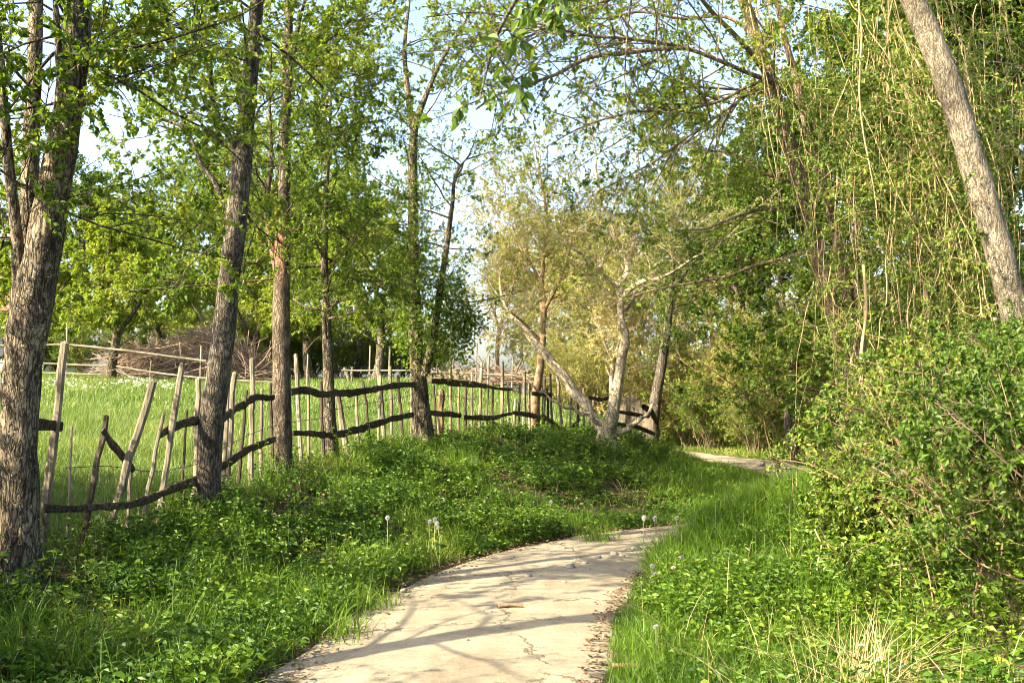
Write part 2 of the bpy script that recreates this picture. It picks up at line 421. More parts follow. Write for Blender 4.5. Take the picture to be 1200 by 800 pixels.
CP = [(-3.94, 8, .31), (-3.22, 10.5, .58), (-3.1, 13.5, .79), (-2.73, 15, .87), (-1.57, 17.5, 1.02), (-.65, 19, 1.13), (.44, 20.5, 1.1), (1.84, 19.3, .84), (2.9, 22, .9),
      (-2.6, 8, .13), (-2, 10.5, .2), (-1.2, 13.5, .38), (0, 16, .6), (1.2, 16.5, .42), (3.3, 19, .3), (4, 22, .22), (-3.6, 5, .25), (-5, 6, .5), (-3, 2, .2), (-5, 0, .4), (-9, 0, .6),
      (-5, 9, .5), (-5.5, 12, .8), (-6, 16, 1.15), (-4, 20, 1.4), (-8, 24, 1.85), (-12, 20, 1.6), (-1, 25, 1.6), (-14, 32, 2.55), (-6, 32, 2.3), (0, 31, 2.0), (3, 28, 1.2),
      (-20, 32, 2.6), (-15, 12, 1.0), (-20, 20, 1.7), (-10, 4, .7), (-10, 40, 2.55), (0, 40, 2.2), (-22, 10, 1.), (-22, 42, 2.7),
      (3.0, 36, 1.0), (3.0, 42, 1.4), (9, 40, 1.7), (2.0, 6, .12), (2.1, 9, .2), (1.95, 10.2, .42), (2.4, 10.6, .52), (2.9, 11.3, .5), (2.3, 9.6, .4), (3, 8, .72), (3, 5, .65), (4, 10, 1.0), (5.56, 11, 2.3), (5, 7, 1.8), (7, 8, 2.8),
      (6.8, 14, 1.6), (8, 12, 3.2), (8.3, 18, 1.4), (10, 22, 2.), (8.5, 26, .9), (12, 30, 2.2), (14, 16, 4), (20, 20, 6), (22, 35, 5), (12, 5, 4.5), (22, 5, 6), (2.5, 0, .3), (6, 0, 1.8), (22, 45, 5)]
for k in range(60, 560, 14):
    if PCL[k, 1] < 31:
        for s in (-1.15, 0, 1.15):
            CP.append((*(PCL[k] + PN[k] * s), float(zpath(PCL[k, 1]))))
CP = np.array(CP)
def _tps(r2): return 0.5 * r2 * np.log(np.maximum(r2, 1e-9))
_n = len(CP); _K = _tps(((CP[:, None, :2] - CP[None, :, :2])**2).sum(-1)) + np.eye(_n) * 0.25
_P = np.column_stack([np.ones(_n), CP[:, :2]])
_A = np.block([[_K, _P], [_P.T, np.zeros((3, 3))]])
_w = np.linalg.solve(_A, np.concatenate([CP[:, 2], np.zeros(3)]))
def G(x, y):
    x = np.atleast_1d(np.asarray(x, float)); y = np.atleast_1d(np.asarray(y, float)); sh = x.shape
    xf = np.clip(x.ravel(), -24, 24); yf = np.clip(y.ravel(), -3, 45)
    z = np.empty(len(xf))
    for a in range(0, len(xf), 20000):
        xs = xf[a:a + 20000]; ys = yf[a:a + 20000]
        r2 = (xs[:, None] - CP[None, :, 0])**2 + (ys[:, None] - CP[None, :, 1])**2
        z[a:a + 20000] = _tps(r2) @ _w[:_n] + _w[_n] + _w[_n + 1] * xs + _w[_n + 2] * ys
    d, _ = path_sd(xf, yf)
    k = np.clip((d - 0.95) / 0.5, 0, 1); k = k * k * (3 - 2 * k)
    yl = np.clip((yf - 30) / 6, 0, 1)
    w_ = (1 - k) * (1 - yl); z = z * (1 - w_) + zpath(yf) * w_
    q = np.column_stack([xf * 1.3, yf * 1.3, np.zeros(len(xf))])
    z = z + k * (0.10 * (vnoise(q) - 0.5) + 0.05 * (vnoise(q * 3.1 + 9) - 0.5))
    return z.reshape(sh)
def g1(x, y): return float(G([x], [y])[0])

def grid_lines(lo, hi, st, far):
    a = list(np.arange(lo, hi + 1e-6, st)); s = st; v = hi
    while v < far: s *= 1.35; v += s; a.append(v)
    s = st; v = lo
    while v > -far: s *= 1.35; v -= s; a.insert(0, v)
    return np.array(a)
gx = grid_lines(-16, 14, 0.16, 900); gy = grid_lines(-3, 34, 0.16, 900)
XX, YY = np.meshgrid(gx, gy)
ZZ = G(XX, YY)
nx, ny = len(gx), len(gy)
ii = (np.arange(ny - 1)[:, None] * nx + np.arange(nx - 1)[None, :]).ravel()
_fy = [8.3, 10.75, 13.7, 15.25, 17.75, 19.1, 20.4, 21.4, 22.6]; _fx = [-4.1, -3.3, -3.14, -2.75, -1.6, -.65, .44, 1.8, 3.1]
GT = np.clip(((np.interp(YY, _fy, _fx) - XX) + (YY > 23) * 6) * 1.2, 0.08, .85)
gm = mesh_from("ground", np.column_stack([XX.ravel(), YY.ravel(), ZZ.ravel()]), [np.column_stack([ii, ii + 1, ii + nx + 1, ii + nx])], tone=GT.ravel()[ii], smooth=True)
m, nt, out = new_mat("earth_and_moss")
tc = nt.nodes.new("ShaderNodeTexCoord")
n1 = noise(nt, tc.outputs["Object"], 3.0, 8, 0.7); n2 = noise(nt, tc.outputs["Object"], 0.35, 4)
r1 = ramp(nt, [(0.3, (0.018, 0.014, 0.008)), (0.5, (0.04, 0.034, 0.016)), (0.7, (0.075, 0.055, 0.03))]); nt.links.new(n1.outputs[0], r1.inputs[0])
r2 = ramp(nt, [(0.35, (0.05, 0.085, 0.018)), (0.65, (0.085, 0.14, 0.028))]); nt.links.new(n2.outputs[0], r2.inputs[0])
at = nt.nodes.new('ShaderNodeAttribute'); at.attribute_name = 'tone'; c = mixc(nt, at.outputs['Fac'], r1.outputs[0], r2.outputs[0])
b = nt.nodes.new("ShaderNodeBsdfPrincipled"); b.inputs["Roughness"].default_value = 0.95; b.inputs["Specular IOR Level"].default_value = 0.1
nt.links.new(c, b.inputs["Base Color"]); nt.links.new(b.outputs[0], out.inputs[0])
bp = nt.nodes.new("ShaderNodeBump"); bp.inputs["Distance"].default_value = 0.05; nt.links.new(n1.outputs[0], bp.inputs["Height"]); nt.links.new(bp.outputs[0], b.inputs["Normal"])
tag(obj("ground", gm, m), "grassy bank and meadow ground rising from the path", "ground", kind="structure")

# path -----------------------------------------------------------------
k0 = np.where(PCL[:, 1] < 42)[0]
nc = 25
pr = PCL[k0]; pn = PN[k0]
jit = (vnoise(np.column_stack([pr * 1.7, np.zeros(len(pr))])) - 0.5) * 0.34
jit2 = (vnoise(np.column_stack([pr * 1.7, np.full(len(pr), 7.0)])) - 0.5) * 0.34
u = np.linspace(-1, 1, nc)
off = np.where(u[None] < 0, u[None] * (PHW + jit[:, None]), u[None] * (PHW + jit2[:, None]))
PX = pr[:, None, 0] + pn[:, None, 0] * off; PY = pr[:, None, 1] + pn[:, None, 1] * off
PZ = G(PX, PY) + 0.012 + 0.03 * (1 - u[None]**2) + 0.012 * (vnoise(np.stack([PX * 2.5, PY * 2.5, PX * 0], -1)) - 0.5)
PZ[:, 0] -= 0.04; PZ[:, -1] -= 0.04
nr = len(pr)
jj = (np.arange(nr - 1)[:, None] * nc + np.arange(nc - 1)[None]).ravel()
pm = mesh_from("path", np.stack([PX, PY, PZ], -1).reshape(-1, 3), [np.column_stack([jj, jj + 1, jj + nc + 1, jj + nc])], smooth=True)
m, nt, out = new_mat("sandy_worn_asphalt")
tc = nt.nodes.new("ShaderNodeTexCoord")
nb = noise(nt, tc.outputs["Object"], 1.3, 5, 0.6); nf = noise(nt, tc.outputs["Object"], 34, 8, 0.8); nm = noise(nt, tc.outputs["Object"], 7, 6, 0.7)
rb = ramp(nt, [(0.32, (0.19, 0.162, 0.115)), (0.55, (0.262, 0.228, 0.166)), (0.75, (0.30, 0.264, 0.20))]); nt.links.new(nb.outputs[0], rb.inputs[0])
rf = ramp(nt, [(0.3, (0.55, 0.53, 0.50)), (0.45, (0.95, 0.95, 0.95)), (0.72, (1.18, 1.17, 1.14))]); nt.links.new(nf.outputs[0], rf.inputs[0])
rm = ramp(nt, [(0.3, (0.8, 0.79, 0.77)), (0.6, (1.05, 1.05, 1.04))]); nt.links.new(nm.outputs[0], rm.inputs[0])
c = mixc(nt, 1.0, rb.outputs[0], rf.outputs[0], 'MULTIPLY'); c = mixc(nt, 1.0, c, rm.outputs[0], 'MULTIPLY')
vo = nt.nodes.new("ShaderNodeTexVoronoi"); vo.feature = 'DISTANCE_TO_EDGE'; vo.inputs["Scale"].default_value = 0.75
dn = noise(nt, tc.outputs["Object"], 3.5, 6, 0.7)
dv = nt.nodes.new("ShaderNodeVectorMath"); dv.operation = 'MULTIPLY_ADD'; nt.links.new(dn.outputs["Color"], dv.inputs[0]); dv.inputs[1].default_value = (0.55, 0.55, 0.55); nt.links.new(tc.outputs["Object"], dv.inputs[2])
nt.links.new(dv.outputs[0], vo.inputs["Vector"])
cr = ramp(nt, [(0.0, (.9, .9, .9)), (0.006, (0.6, 0.6, 0.6)), (0.013, (0, 0, 0))]); nt.links.new(vo.outputs[0], cr.inputs[0])
cm = ramp(nt, [(0.46, (0, 0, 0)), (0.52, (1, 1, 1))]); nt.links.new(nb.outputs[0], cm.inputs[0])
ck = mixc(nt, 1.0, cr.outputs[0], cm.outputs[0], 'MULTIPLY')
c = mixc(nt, ck, c, (0.07, 0.06, 0.035))
b = nt.nodes.new("ShaderNodeBsdfPrincipled"); b.inputs["Roughness"].default_value = 0.92; b.inputs["Specular IOR Level"].default_value = 0.2
nt.links.new(c, b.inputs["Base Color"]); nt.links.new(b.outputs[0], out.inputs[0])
bp = nt.nodes.new("ShaderNodeBump"); bp.inputs["Strength"].default_value = 0.8; bp.inputs["Distance"].default_value = 0.012
hs = nt.nodes.new("ShaderNodeMath"); hs.operation = 'SUBTRACT'; nt.links.new(nf.outputs[0], hs.inputs[0]); nt.links.new(ck, hs.inputs[1])
nt.links.new(hs.outputs[0], bp.inputs["Height"]); nt.links.new(bp.outputs[0], b.inputs["Normal"])
tag(obj("path", pm, m), "sandy worn narrow path bending to the right through the greenery", "path", kind="structure")

# ------------------------------------------------------------------ trees
def stem_from_pix(pts, d, d2=None, base=True, rng=None):
    """pts: (px,py,width_px). d: distance; d2: distance at the last point"""
    n = len(pts); P = []; R = []
    for i, (px, py, w) in enumerate(pts):
        dd = d if d2 is None else d + (d2 - d) * i / (n - 1)
        P.append(pix(px, py, dd)); R.append(w * 0.82 * dd / FPX / 2)
    P = np.array(P); R = np.array(R)
    if base:
        P[0, 2] = g1(P[0, 0], P[0, 1]) - 0.12
    return P, R

def extend(P, R, L, rng, r1=0.03, lean=None):
    """carry a stem on upward by L metres"""
    n = max(2, int(L / 1.1)); d = norm(P[-1] - P[-2]); Q = [P]; p = P[-1]
    for i in range(n):
        d = norm(d + rng.normal(size=3) * 0.10 + np.array([0, 0, 0.10])); p = p + d * L / n; Q.append(p[None])
    Rn = np.linspace(R[-1], r1, n + 1)[1:]
    return np.vstack(Q), np.concatenate([R, Rn])

def build_tree(name, label, stems, seed, bark, leafm, zmin=2.2, nb=26, L=2.4, el=(-5, 55), n2=7, n3=6, per=14, size=0.05,
               group=None, cat="tree", up=0.15, limbs=(), ns=20, rough=0.07, flare=0.22, droop=0.25, azim=None, tsh=0.0, twr=1.0, rb=0.022, n1dist=None, step=0.05, upb=0.7, tw=0.35, ovate=False, limb_mult=1.0):
    """stems: [(P,R)] main stems (relief bark); limbs: extra hand laid boughs that carry twigs"""
    rng = np.random.default_rng(seed)
    base = np.array([stems[0][0][0, 0], stems[0][0][0, 1], g1(stems[0][0][0, 0], stems[0][0][0, 1])])
    root = empty(name, base); tag(root, label, cat, group)
    tb = MB()
    for i, (P, R) in enumerate(stems):
        R = R * np.interp(np.linspace(0, 1, len(R)), [0, .55, 1], [1, .9, .35]) if len(P) < 12 else R
        trunk_tube(tb, P, R, ns=ns if R[0] > 0.05 else 12, rough=rough, seed=seed + i, flare=flare if i == 0 else 0, step=step)
    obj("trunk", tb.mesh("trunk", True, base), bark, root)
    # boughs
    PP = []; SS = []
    for P, R in stems:
        Q = resample(np.column_stack([P, R]), 60); Q = Q[Q[:, 2] > base[2] + zmin]
        if len(Q): PP.append(Q); SS.append(len(Q) / 60 * np.linalg.norm(np.diff(P, axis=0), axis=1).sum())
    BP = []
    bb = MB()
    if nb and PP:
        SS = np.array(SS) / sum(SS)
        p0 = []; ztop = max(q[-1, 2] for q in PP); zl = base[2] + zmin
        for k in range(nb):
            q = PP[rng.choice(len(PP), p=SS)]; p0.append(q[int(len(q) * rng.uniform(0, 1)**0.9 * 0.999)])
        p0 = np.array(p0)
        az = rng.uniform(0, 2 * np.pi, nb) if azim is None else rng.normal(math.radians(azim[0]), math.radians(azim[1]), nb)
        e = np.radians(rng.uniform(el[0], el[1], nb))
        D = np.column_stack([np.cos(az) * np.cos(e), np.sin(az) * np.cos(e), np.sin(e)])
        h = np.clip((p0[:, 2] - zl) / max(0.1, ztop - zl), 0, 1)
        ln = L * rng.uniform(0.6, 1.2, nb) * (1.0 - 0.45 * h)
        B1 = walk(p0[:, :3], D, ln, 9, rng, 0.14, 0.05 * up)
        r0 = np.minimum(p0[:, 3] * 0.55, rb * ln / 2.0)
        rr = r0[:, None] * np.linspace(1, 0.25, 9)[None]
        bb.add(*tubes(B1, rr, 6))
        BP.append((B1, ln))
    for P, R in limbs:
        trunk_tube(bb, P, R, ns=10, rough=rough, seed=seed + 40, step=0.06)
        Q = resample(P, 9); BP.append((Q[None], np.array([np.linalg.norm(np.diff(P, axis=0), axis=1).sum()])))
    lm = MB()
    for B1, ln in BP:
        n2e = n2 if len(B1) > 1 else int(limb_mult * n2 * max(1, ln[0] / L * 1.3))
        B2, l2 = children(B1, n2e, 0.15, (25, 70), np.clip(ln, 0, L * 1.3) * 0.48, 6, rng, up=up)
        bb.add(*tubes(B2, twr * np.clip(l2 * 0.007, 0.003, 0.012)[:, None] * np.linspace(1, 0.4, 6)[None], 4))
        B3, l3 = children(B2, n3, 0.1, (25, 75), np.clip(l2 * 0.6, 0.12, tw + 0.25), 4, rng, up=up * 0.5)
        bb.add(*tubes(B3, twr * np.linspace(0.0032, 0.0016, 4)[None] * np.ones((len(B3), 1)), 3))
        if per: twig_leaves(lm, B3, per, size, rng, droop=droop, tshift=tsh, upb=upb, ovate=ovate)
    obj("branches", bb.mesh("branches", True, base), bark, root)
    if lm.n: obj("crown", lm.mesh("crown", False, base), leafm, root)
    return root

rg = np.random.default_rng(3)
# big gnarled tree, left foreground
d = 8.0
A = stem_from_pix([(24, 685, 58), (24, 600, 52), (23, 500, 50), (27, 420, 52), (36, 360, 56), (48, 310, 52), (62, 230, 44), (76, 150, 42), (88, 60, 41), (92, 0, 38), (96, -60, 36)], d, 7.8)
A = extend(*A, 5.5, rg)
Bm = stem_from_pix([(30, 350, 34), (33, 270, 26), (36, 180, 25), (40, 80, 23), (42, 0, 22), (42, -60, 20)], d + .1, d + .5, base=False); Bm = extend(*Bm, 4, rg)
Cm = stem_from_pix([(26, 345, 24), (19, 270, 17), (9, 180, 15), (3, 100, 13), (-6, 0, 12)], d - .05, d - .4, base=False); Cm = extend(*Cm, 3, rg)
Dm = stem_from_pix([(78, 130, 16), (70, 70, 13), (66, 20, 12), (62, -40, 11)], d - .2, d - .5, base=False)
build_tree("gnarled_tree", "thick gnarled tree forking into several stems beside the broken end of the rail fence", [A, Bm, Cm, Dm], 21, BK_OLD, LF_GREEN, zmin=2.6, nb=44, L=2.6, n2=7, n3=6, per=18, size=0.06, ns=44, rough=0.10, step=0.035, el=(-25, 50), rb=0.012, ovate=True)
# dark trunk with the stub limb
d = 10.6
A = stem_from_pix([(242, 604, 36), (244, 560, 34), (250, 480, 34), (258, 420, 33), (266, 350, 31), (273, 290, 30), (281, 215, 30), (286, 170, 25), (291, 110, 23), (298, 40, 22), (303, -30, 20)], d, d - .2); A = extend(*A, 4.5, rg)
L1 = stem_from_pix([(281, 195, 13), (272, 165, 11), (262, 150, 9), (250, 120, 8), (240, 60, 6), (215, 35, 5), (180, 25, 3)], d - .1, d - .9, base=False)
L2 = stem_from_pix([(266, 250, 8), (252, 215, 7), (235, 190, 6), (215, 150, 5), (190, 140, 4)], d - .1, d + .3, base=False)
build_tree("dark_trunk_tree", "tree with a dark curved trunk and a stub limb, rails nailed to its foot", [A], 22, BK_DARK, LF_GREEN, zmin=2.7, nb=48, L=2.5, n2=7, n3=6, per=21, size=0.058, ns=32, rough=0.07, limbs=[L1, L2], el=(-25, 45), rb=0.014)
# reddish-barked trunk
d = 13.6
A = stem_from_pix([(332, 556, 27), (331, 500, 26), (330, 430, 25), (330, 350, 24), (331, 290, 23), (333, 230, 17), (335, 150, 15), (337, 60, 13), (340, -20, 12)], d); A = extend(*A, 3.5, rg)
Bm = stem_from_pix([(328, 330, 12), (319, 290, 10), (312, 240, 9), (318, 190, 8), (316, 130, 7), (318, 60, 6)], d, d + .3, base=False)
L1 = stem_from_pix([(338, 110, 9), (345, 60, 7), (352, 20, 5), (365, -20, 4)], d, d - .4, base=False)
build_tree("red_barked_tree", "straight trunk with a bare reddish patch of bark, third tree along the fence", [A, Bm], 23, BK_RED, LF_GREEN, zmin=2.1, nb=50, L=2.2, n2=7, n3=6, per=20, size=0.056, ns=24, rough=0.05, limbs=[L1], el=(-15, 50), rb=0.014)
# slim leafy tree by the fence
d = 15.2
A = stem_from_pix([(389, 545, 19), (387, 500, 18), (385, 440, 17), (383, 380, 14), (380, 300, 11), (384, 200, 8), (388, 100, 6), (386, 20, 4)], d)
build_tree("slim_leafy_tree", "slim trunk clothed in low leafy branches just beyond the reddish trunk", [A], 24, BK_OLD, LF_GREEN, zmin=1.6, nb=56, L=2.0, n2=7, n3=6, per=19, size=0.054, ns=20, el=(-20, 55))
# ivy-sleeved tree
d = 17.6
A = stem_from_pix([(496, 520, 30), (493, 470, 25), (489, 430, 22), (486, 350, 18), (484, 250, 16), (484, 180, 15), (486, 150, 13), (500, 110, 10), (518, 70, 9), (545, 25, 8), (560, -5, 6)], d, d - .3)
Bm = stem_from_pix([(497, 440, 15), (507, 400, 12), (514, 350, 10), (522, 300, 9), (530, 240, 8), (536, 200, 7), (552, 180, 4)], d - .1, d - .4, base=False)
Cm = stem_from_pix([(485, 160, 11), (478, 110, 9), (474, 60, 7), (480, 0, 5), (484, -40, 4)], d, d + .3, base=False)
root5 = build_tree("ivy_sleeved_tree", "ivy sleeved tree whose forked top leans over the path, beside the fence corner", [A, Bm, Cm], 25, BK_OLD, LF_GREEN, zmin=2.2, nb=46, L=1.75, n2=7, n3=6, per=10, size=0.053, ns=22, el=(-10, 60))
# ivy sleeve as part
iv = MB(); ri = np.random.default_rng(8)
for cx, cy0, cy1, rad, n in ((500, 310, 430, 0.42, 1500), (530, 320, 425, 0.4, 2500), (476, 280, 420, 0.34, 1300), (487, 120, 300, 0.24, 700), (546, 360, 400, .3, 900)):
    py = ri.uniform(cy0, cy1, n); c = np.array([pix(cx, p, 17.4) for p in py]); dr = norm(ri.normal(size=(n, 3))); rr = rad * ri.uniform(0.15, 1, (n, 1))**0.6
    rr = rr * (0.25 + 1.6 * vnoise((c + dr * .3) * 3.2)[:, None])
    leaf_batch(iv, c + dr * rr * np.array([1, 1, .6]), dr + ri.normal(size=(n, 3)) * .5, 0.06, ri, width=0.8, tshift=-0.12)
ob = obj("ivy", iv.mesh("ivy", False, root5.location), LF_GREEN, root5)
# pale forked tree by the bend
d = 19.3
A = stem_from_pix([(714, 527, 33), (713, 508, 30), (716, 488, 20), (722, 465, 19), (727, 420, 17), (728, 380, 15), (730, 352, 14), (742, 335, 10), (765, 325, 8), (800, 310, 7), (835, 290, 4)], d, d - .6)
Bm = stem_from_pix([(710, 505, 22), (694, 485, 19), (670, 452, 17), (645, 425, 15), (622, 398, 12), (606, 378, 8), (592, 352, 6), (585, 325, 4), (572, 300, 2.5)], d, d + .5, base=False)
Cm = stem_from_pix([(730, 352, 13), (727, 330, 10), (735, 318, 8), (728, 300, 7), (715, 260, 6), (705, 230, 5), (695, 180, 4), (690, 130, 3)], d - .3, d, base=False)
Dm = stem_from_pix([(724, 335, 8), (705, 320, 7), (680, 300, 6), (652, 280, 4)], d - .3, d - .6, base=False)
Em = stem_from_pix([(712, 500, 9), (690, 488, 7), (665, 478, 6), (640, 462, 4), (618, 450, 3)], d - .1, d - .6, base=False)
Fm = stem_from_pix([(718, 512, 12), (735, 500, 9), (752, 488, 8), (768, 476, 8)], d - .1, d - .3, base=False)
Gm = stem_from_pix([(728, 365, 8), (755, 330, 5), (780, 300, 4), (815, 265, 3)], d, d + .4, base=False)
Hm = stem_from_pix([(733, 320, 7), (745, 280, 6), (752, 230, 5), (748, 170, 3)], d, d + .4, base=False)
rw = np.random.default_rng(4)
def crook(st, a=.035):
    P, R_ = st; Q = resample(np.column_stack([P, R_]), 14); Q[1:, :3] += rw.normal(size=(13, 3)) * a; Q[1:, 3] *= rw.uniform(.85, 1.08, 13); return Q[:, :3], Q[:, 3] * np.interp(np.linspace(0, 1, 14), [0, .5, 1], [.92, .85, .45])
A, Bm, Cm, Dm, Em, Fm, Gm, Hm = [crook(q) for q in (A, Bm, Cm, Dm, Em, Fm, Gm, Hm)]
build_tree("pale_forked_tree", "pale barked tree forking at its foot, one stem leaning over the fence", [A, Bm, Cm, Dm, Em, Fm, Gm, Hm], 26, BK_PALE, LF_YOUNG, zmin=2.1, nb=100, L=1.9, n2=7, n3=5, per=7, size=0.05, ns=22, rough=0.075, flare=0.3, el=(-10, 65), rb=0.011, tsh=0.1, twr=1.05, limb_mult=1)
# thin reddish tree
d = 20.6
A = stem_from_pix([(626, 503, 15), (627, 470, 14), (633, 430, 12), (636, 390, 11), (637, 360, 10), (633, 335, 9), (628, 320, 6), (610, 290, 5), (597, 250, 4), (588, 210, 3)], d)
Bm = stem_from_pix([(634, 340, 8), (637, 300, 6), (640, 250, 5), (632, 200, 4), (625, 160, 3)], d, d + .4, base=False)
Cm = stem_from_pix([(637, 365, 6), (655, 330, 5), (668, 290, 4), (675, 240, 3)], d, d - .5, base=False)
Dm = stem_from_pix([(634, 400, 5), (610, 375, 4), (590, 360, 3)], d, d - .5, base=False)
build_tree("thin_reddish_tree", "thin reddish stemmed sapling tree growing up through the far fence rails", [A, Bm, Cm, Dm], 27, BK_TAN, LF_YOUNG, zmin=2.2, nb=66, L=1.7, n2=6, n3=5, per=9, size=0.05, ns=16, rough=0.04, rb=0.011, tsh=0.05, twr=1.5)
# dark tree behind the pickets
d = 24.5
A = stem_from_pix([(764, 500, 18), (768, 470, 16), (775, 430, 14), (781, 390, 13), (785, 350, 12), (788, 310, 11), (790, 250, 9), (784, 190, 7), (778, 120, 5)], d)
Bm = stem_from_pix([(786, 340, 7), (810, 310, 6), (830, 280, 4)], d, d - .5, base=False)
build_tree("dark_bend_tree", "dark trunk standing behind the grey pickets at the path bend", [A, Bm], 28, BK_DARK, LF_DEEP, zmin=2.2, nb=54, L=2.0, n2=7, n3=6, per=13, size=0.07, ns=16)
# two-stemmed leaning tree on the right bank
d = 13.2
A = stem_from_pix([(1000, 430, 26), (985, 395, 25), (968, 340, 23), (952, 270, 21), (936, 205, 21), (920, 150, 20), (903, 95, 19), (885, 40, 18), (868, -10, 17), (850, -70, 15)], d, d - 0.8); A = extend(*A, 3.5, rg)
Bm = stem_from_pix([(1012, 420, 20), (1000, 370, 18), (985, 300, 16), (970, 235, 15), (953, 180, 14), (937, 110, 13), (921, 50, 12), (906, -10, 10)], d + .5, d + .2, base=False); Bm = extend(*Bm, 3, rg)
L1 = stem_from_pix([(903, 95, 11), (880, 87, 9), (840, 70, 8), (805, 57, 8), (770, 50, 7), (730, 45, 6), (690, 42, 5), (640, 30, 4), (560, 15, 3), (500, 20, 2)], 12.5, 10.0, base=False)
L2 = stem_from_pix([(900, 90, 12), (880, 62, 10), (855, 35, 9), (835, 15, 8), (815, -10, 7), (790, -40, 5)], 12.5, 11.4, base=False)
L3 = stem_from_pix([(805, 57, 7), (770, 58, 8), (735, 62, 9), (690, 68, 9), (650, 88, 7), (615, 100, 6), (580, 113, 5), (558, 128, 4)], 11.5, 10.2, base=False)
L4 = stem_from_pix([(950, 245, 9), (925, 243, 8), (895, 245, 7), (860, 255, 6), (825, 268, 4), (790, 270, 3)], 12.9, 12.2, base=False)
L5 = stem_from_pix([(910, 80, 8), (870, 115, 6), (835, 140, 5), (800, 165, 5), (765, 190, 4), (700, 225, 2)], 12.6, 11.5, base=False)
L7 = stem_from_pix([(903, 95, 8), (880, 100, 7), (845, 118, 6), (800, 128, 5), (740, 132, 4), (680, 150, 3), (640, 172, 2)], 12.6, 11.0, base=False)
L8 = stem_from_pix([(868, -10, 10), (830, -22, 9), (780, -20, 7), (730, -5, 6), (680, 12, 5), (630, 42, 4), (585, 66, 3)], 12.3, 9.8, base=False)
L9 = stem_from_pix([(885, 40, 8), (850, 20, 7), (800, 22, 6), (750, 14, 5), (700, 22, 4), (650, 5, 3)], 12.6, 13.4, base=False)
L6 = stem_from_pix([(940, 215, 7), (900, 205, 6), (860, 180, 5), (820, 175, 4), (780, 150, 3)], 12.9, 13.4, base=False)
build_tree("twin_stem_tree", "twin stemmed leaning tree hung with dry vines, its long boughs crossing above the path", [A, Bm], 29, BK_BROWN, LF_GREEN, zmin=3.4, nb=16, L=2.8, n2=7, n3=6, per=12, size=0.058, ns=24, rough=0.05, limbs=[(p_, r_ * .75) for p_, r_ in (L1, L2, L3, L4, L5, L6, L7, L8, L9)], limb_mult=2.2, el=(-15, 35), azim=(185, 65), rb=0.018)
# leaning ash trunk
d = 11.0
A = stem_from_pix([(1202, 415, 41), (1190, 370, 40), (1176, 315, 39), (1158, 250, 38), (1138, 185, 37), (1115, 110, 36), (1092, 50, 35), (1070, 0, 34), (1045, -60, 32)], d, d - .5); A = extend(*A, 5, rg)
build_tree("leaning_ash_tree", "stout grey trunk leaning towards the path above the dark shrubs, lichen flecked", [A], 30, BK_ASH, LF_DEEP, zmin=3.9, nb=26, L=2.6, n2=7, n3=6, per=15, size=0.06, ns=40, rough=0.05, step=0.04, azim=(60, 70), el=(0, 45))
# roadside trees just out of frame on the left (they shade the bank and reach sprays in overhead)
def simple_stems(x, y, h, r, rng, lean=(0, 0), n=7):
    z = g1(x, y) - 0.1; P = []
    for i in range(n):
        t = i / (n - 1)
        P.append((x + lean[0] * t * t + rng.normal() * 0.06 * (i > 0), y + lean[1] * t * t + rng.normal() * 0.06 * (i > 0), z + h * t))
    return np.array(P), r * np.linspace(1, 0.22, n)
r_ = np.random.default_rng(77)
build_tree("roadside_tree", "slender tree beside the path, left of the big gnarled trunk", [simple_stems(-4.15, 5.2, 8, 0.17, r_, (0.3, .2))], 31, BK_DARK, LF_GREEN, zmin=1.8, nb=20, L=2.2, n2=4, n3=3, per=5, size=0.06, ns=16)
build_tree("roadside_tree", "bushy young tree on the bank near the viewer", [simple_stems(-4.6, 3.2, 5.5, 0.08, r_, (0.4, .3))], 32, BK_DARK, LF_GREEN, zmin=1.6, nb=14, L=1.5, n2=4, n3=3, per=6, size=0.06, ns=14)

# near overhanging spray: a tree behind the viewer reaches over the path
P0 = np.array([(1.9, -1.6, g1(1.9, -1.6) - .1), (1.85, -1.5, 1.5), (1.7, -1.3, 3.0), (1.5, -1.0, 4.2), (1.2, -.8, 5.4)]); R0 = np.array([.11, .1, .085, .06, .03])
Lb = (np.vstack([[(1.55, -1.05, 3.6), (1.2, .3, 3.75), (.75, 1.6, 3.6)], [pix(650, -70, 2.6), pix(608, -5, 3.1), pix(578, 55, 3.4), pix(562, 118, 3.5)]]), np.array([.03, .024, .018, .012, .007, .005, .003]))
Lc = (np.vstack([[(1.4, -.9, 4.4), (1.5, .6, 4.5), (1.35, 2.0, 4.2)], [pix(890, -60, 3.4), pix(900, 20, 3.8), pix(912, 90, 4.0), pix(925, 150, 4.05)]]), np.array([.028, .022, .016, .01, .007, .004, .003]))
Ld = (np.vstack([[(1.2, .3, 3.75), (.9, 1.5, 3.55)], [pix(690, -80, 3.0), pix(660, -25, 3.5), pix(640, 5, 3.8)]]), np.array([.018, .014, .01, .006, .003]))
build_tree("overhanging_tree", "tree beside the viewer whose leafy spray hangs down over the path", [(P0, R0)], 33, BK_DARK, LF_DEEP, zmin=2.5, nb=0, L=.5, n2=5, n3=3, per=5, size=0.05, tsh=-.2, ns=14, ovate=True, limbs=[Lb, Ld], tw=0.1, droop=0.6)

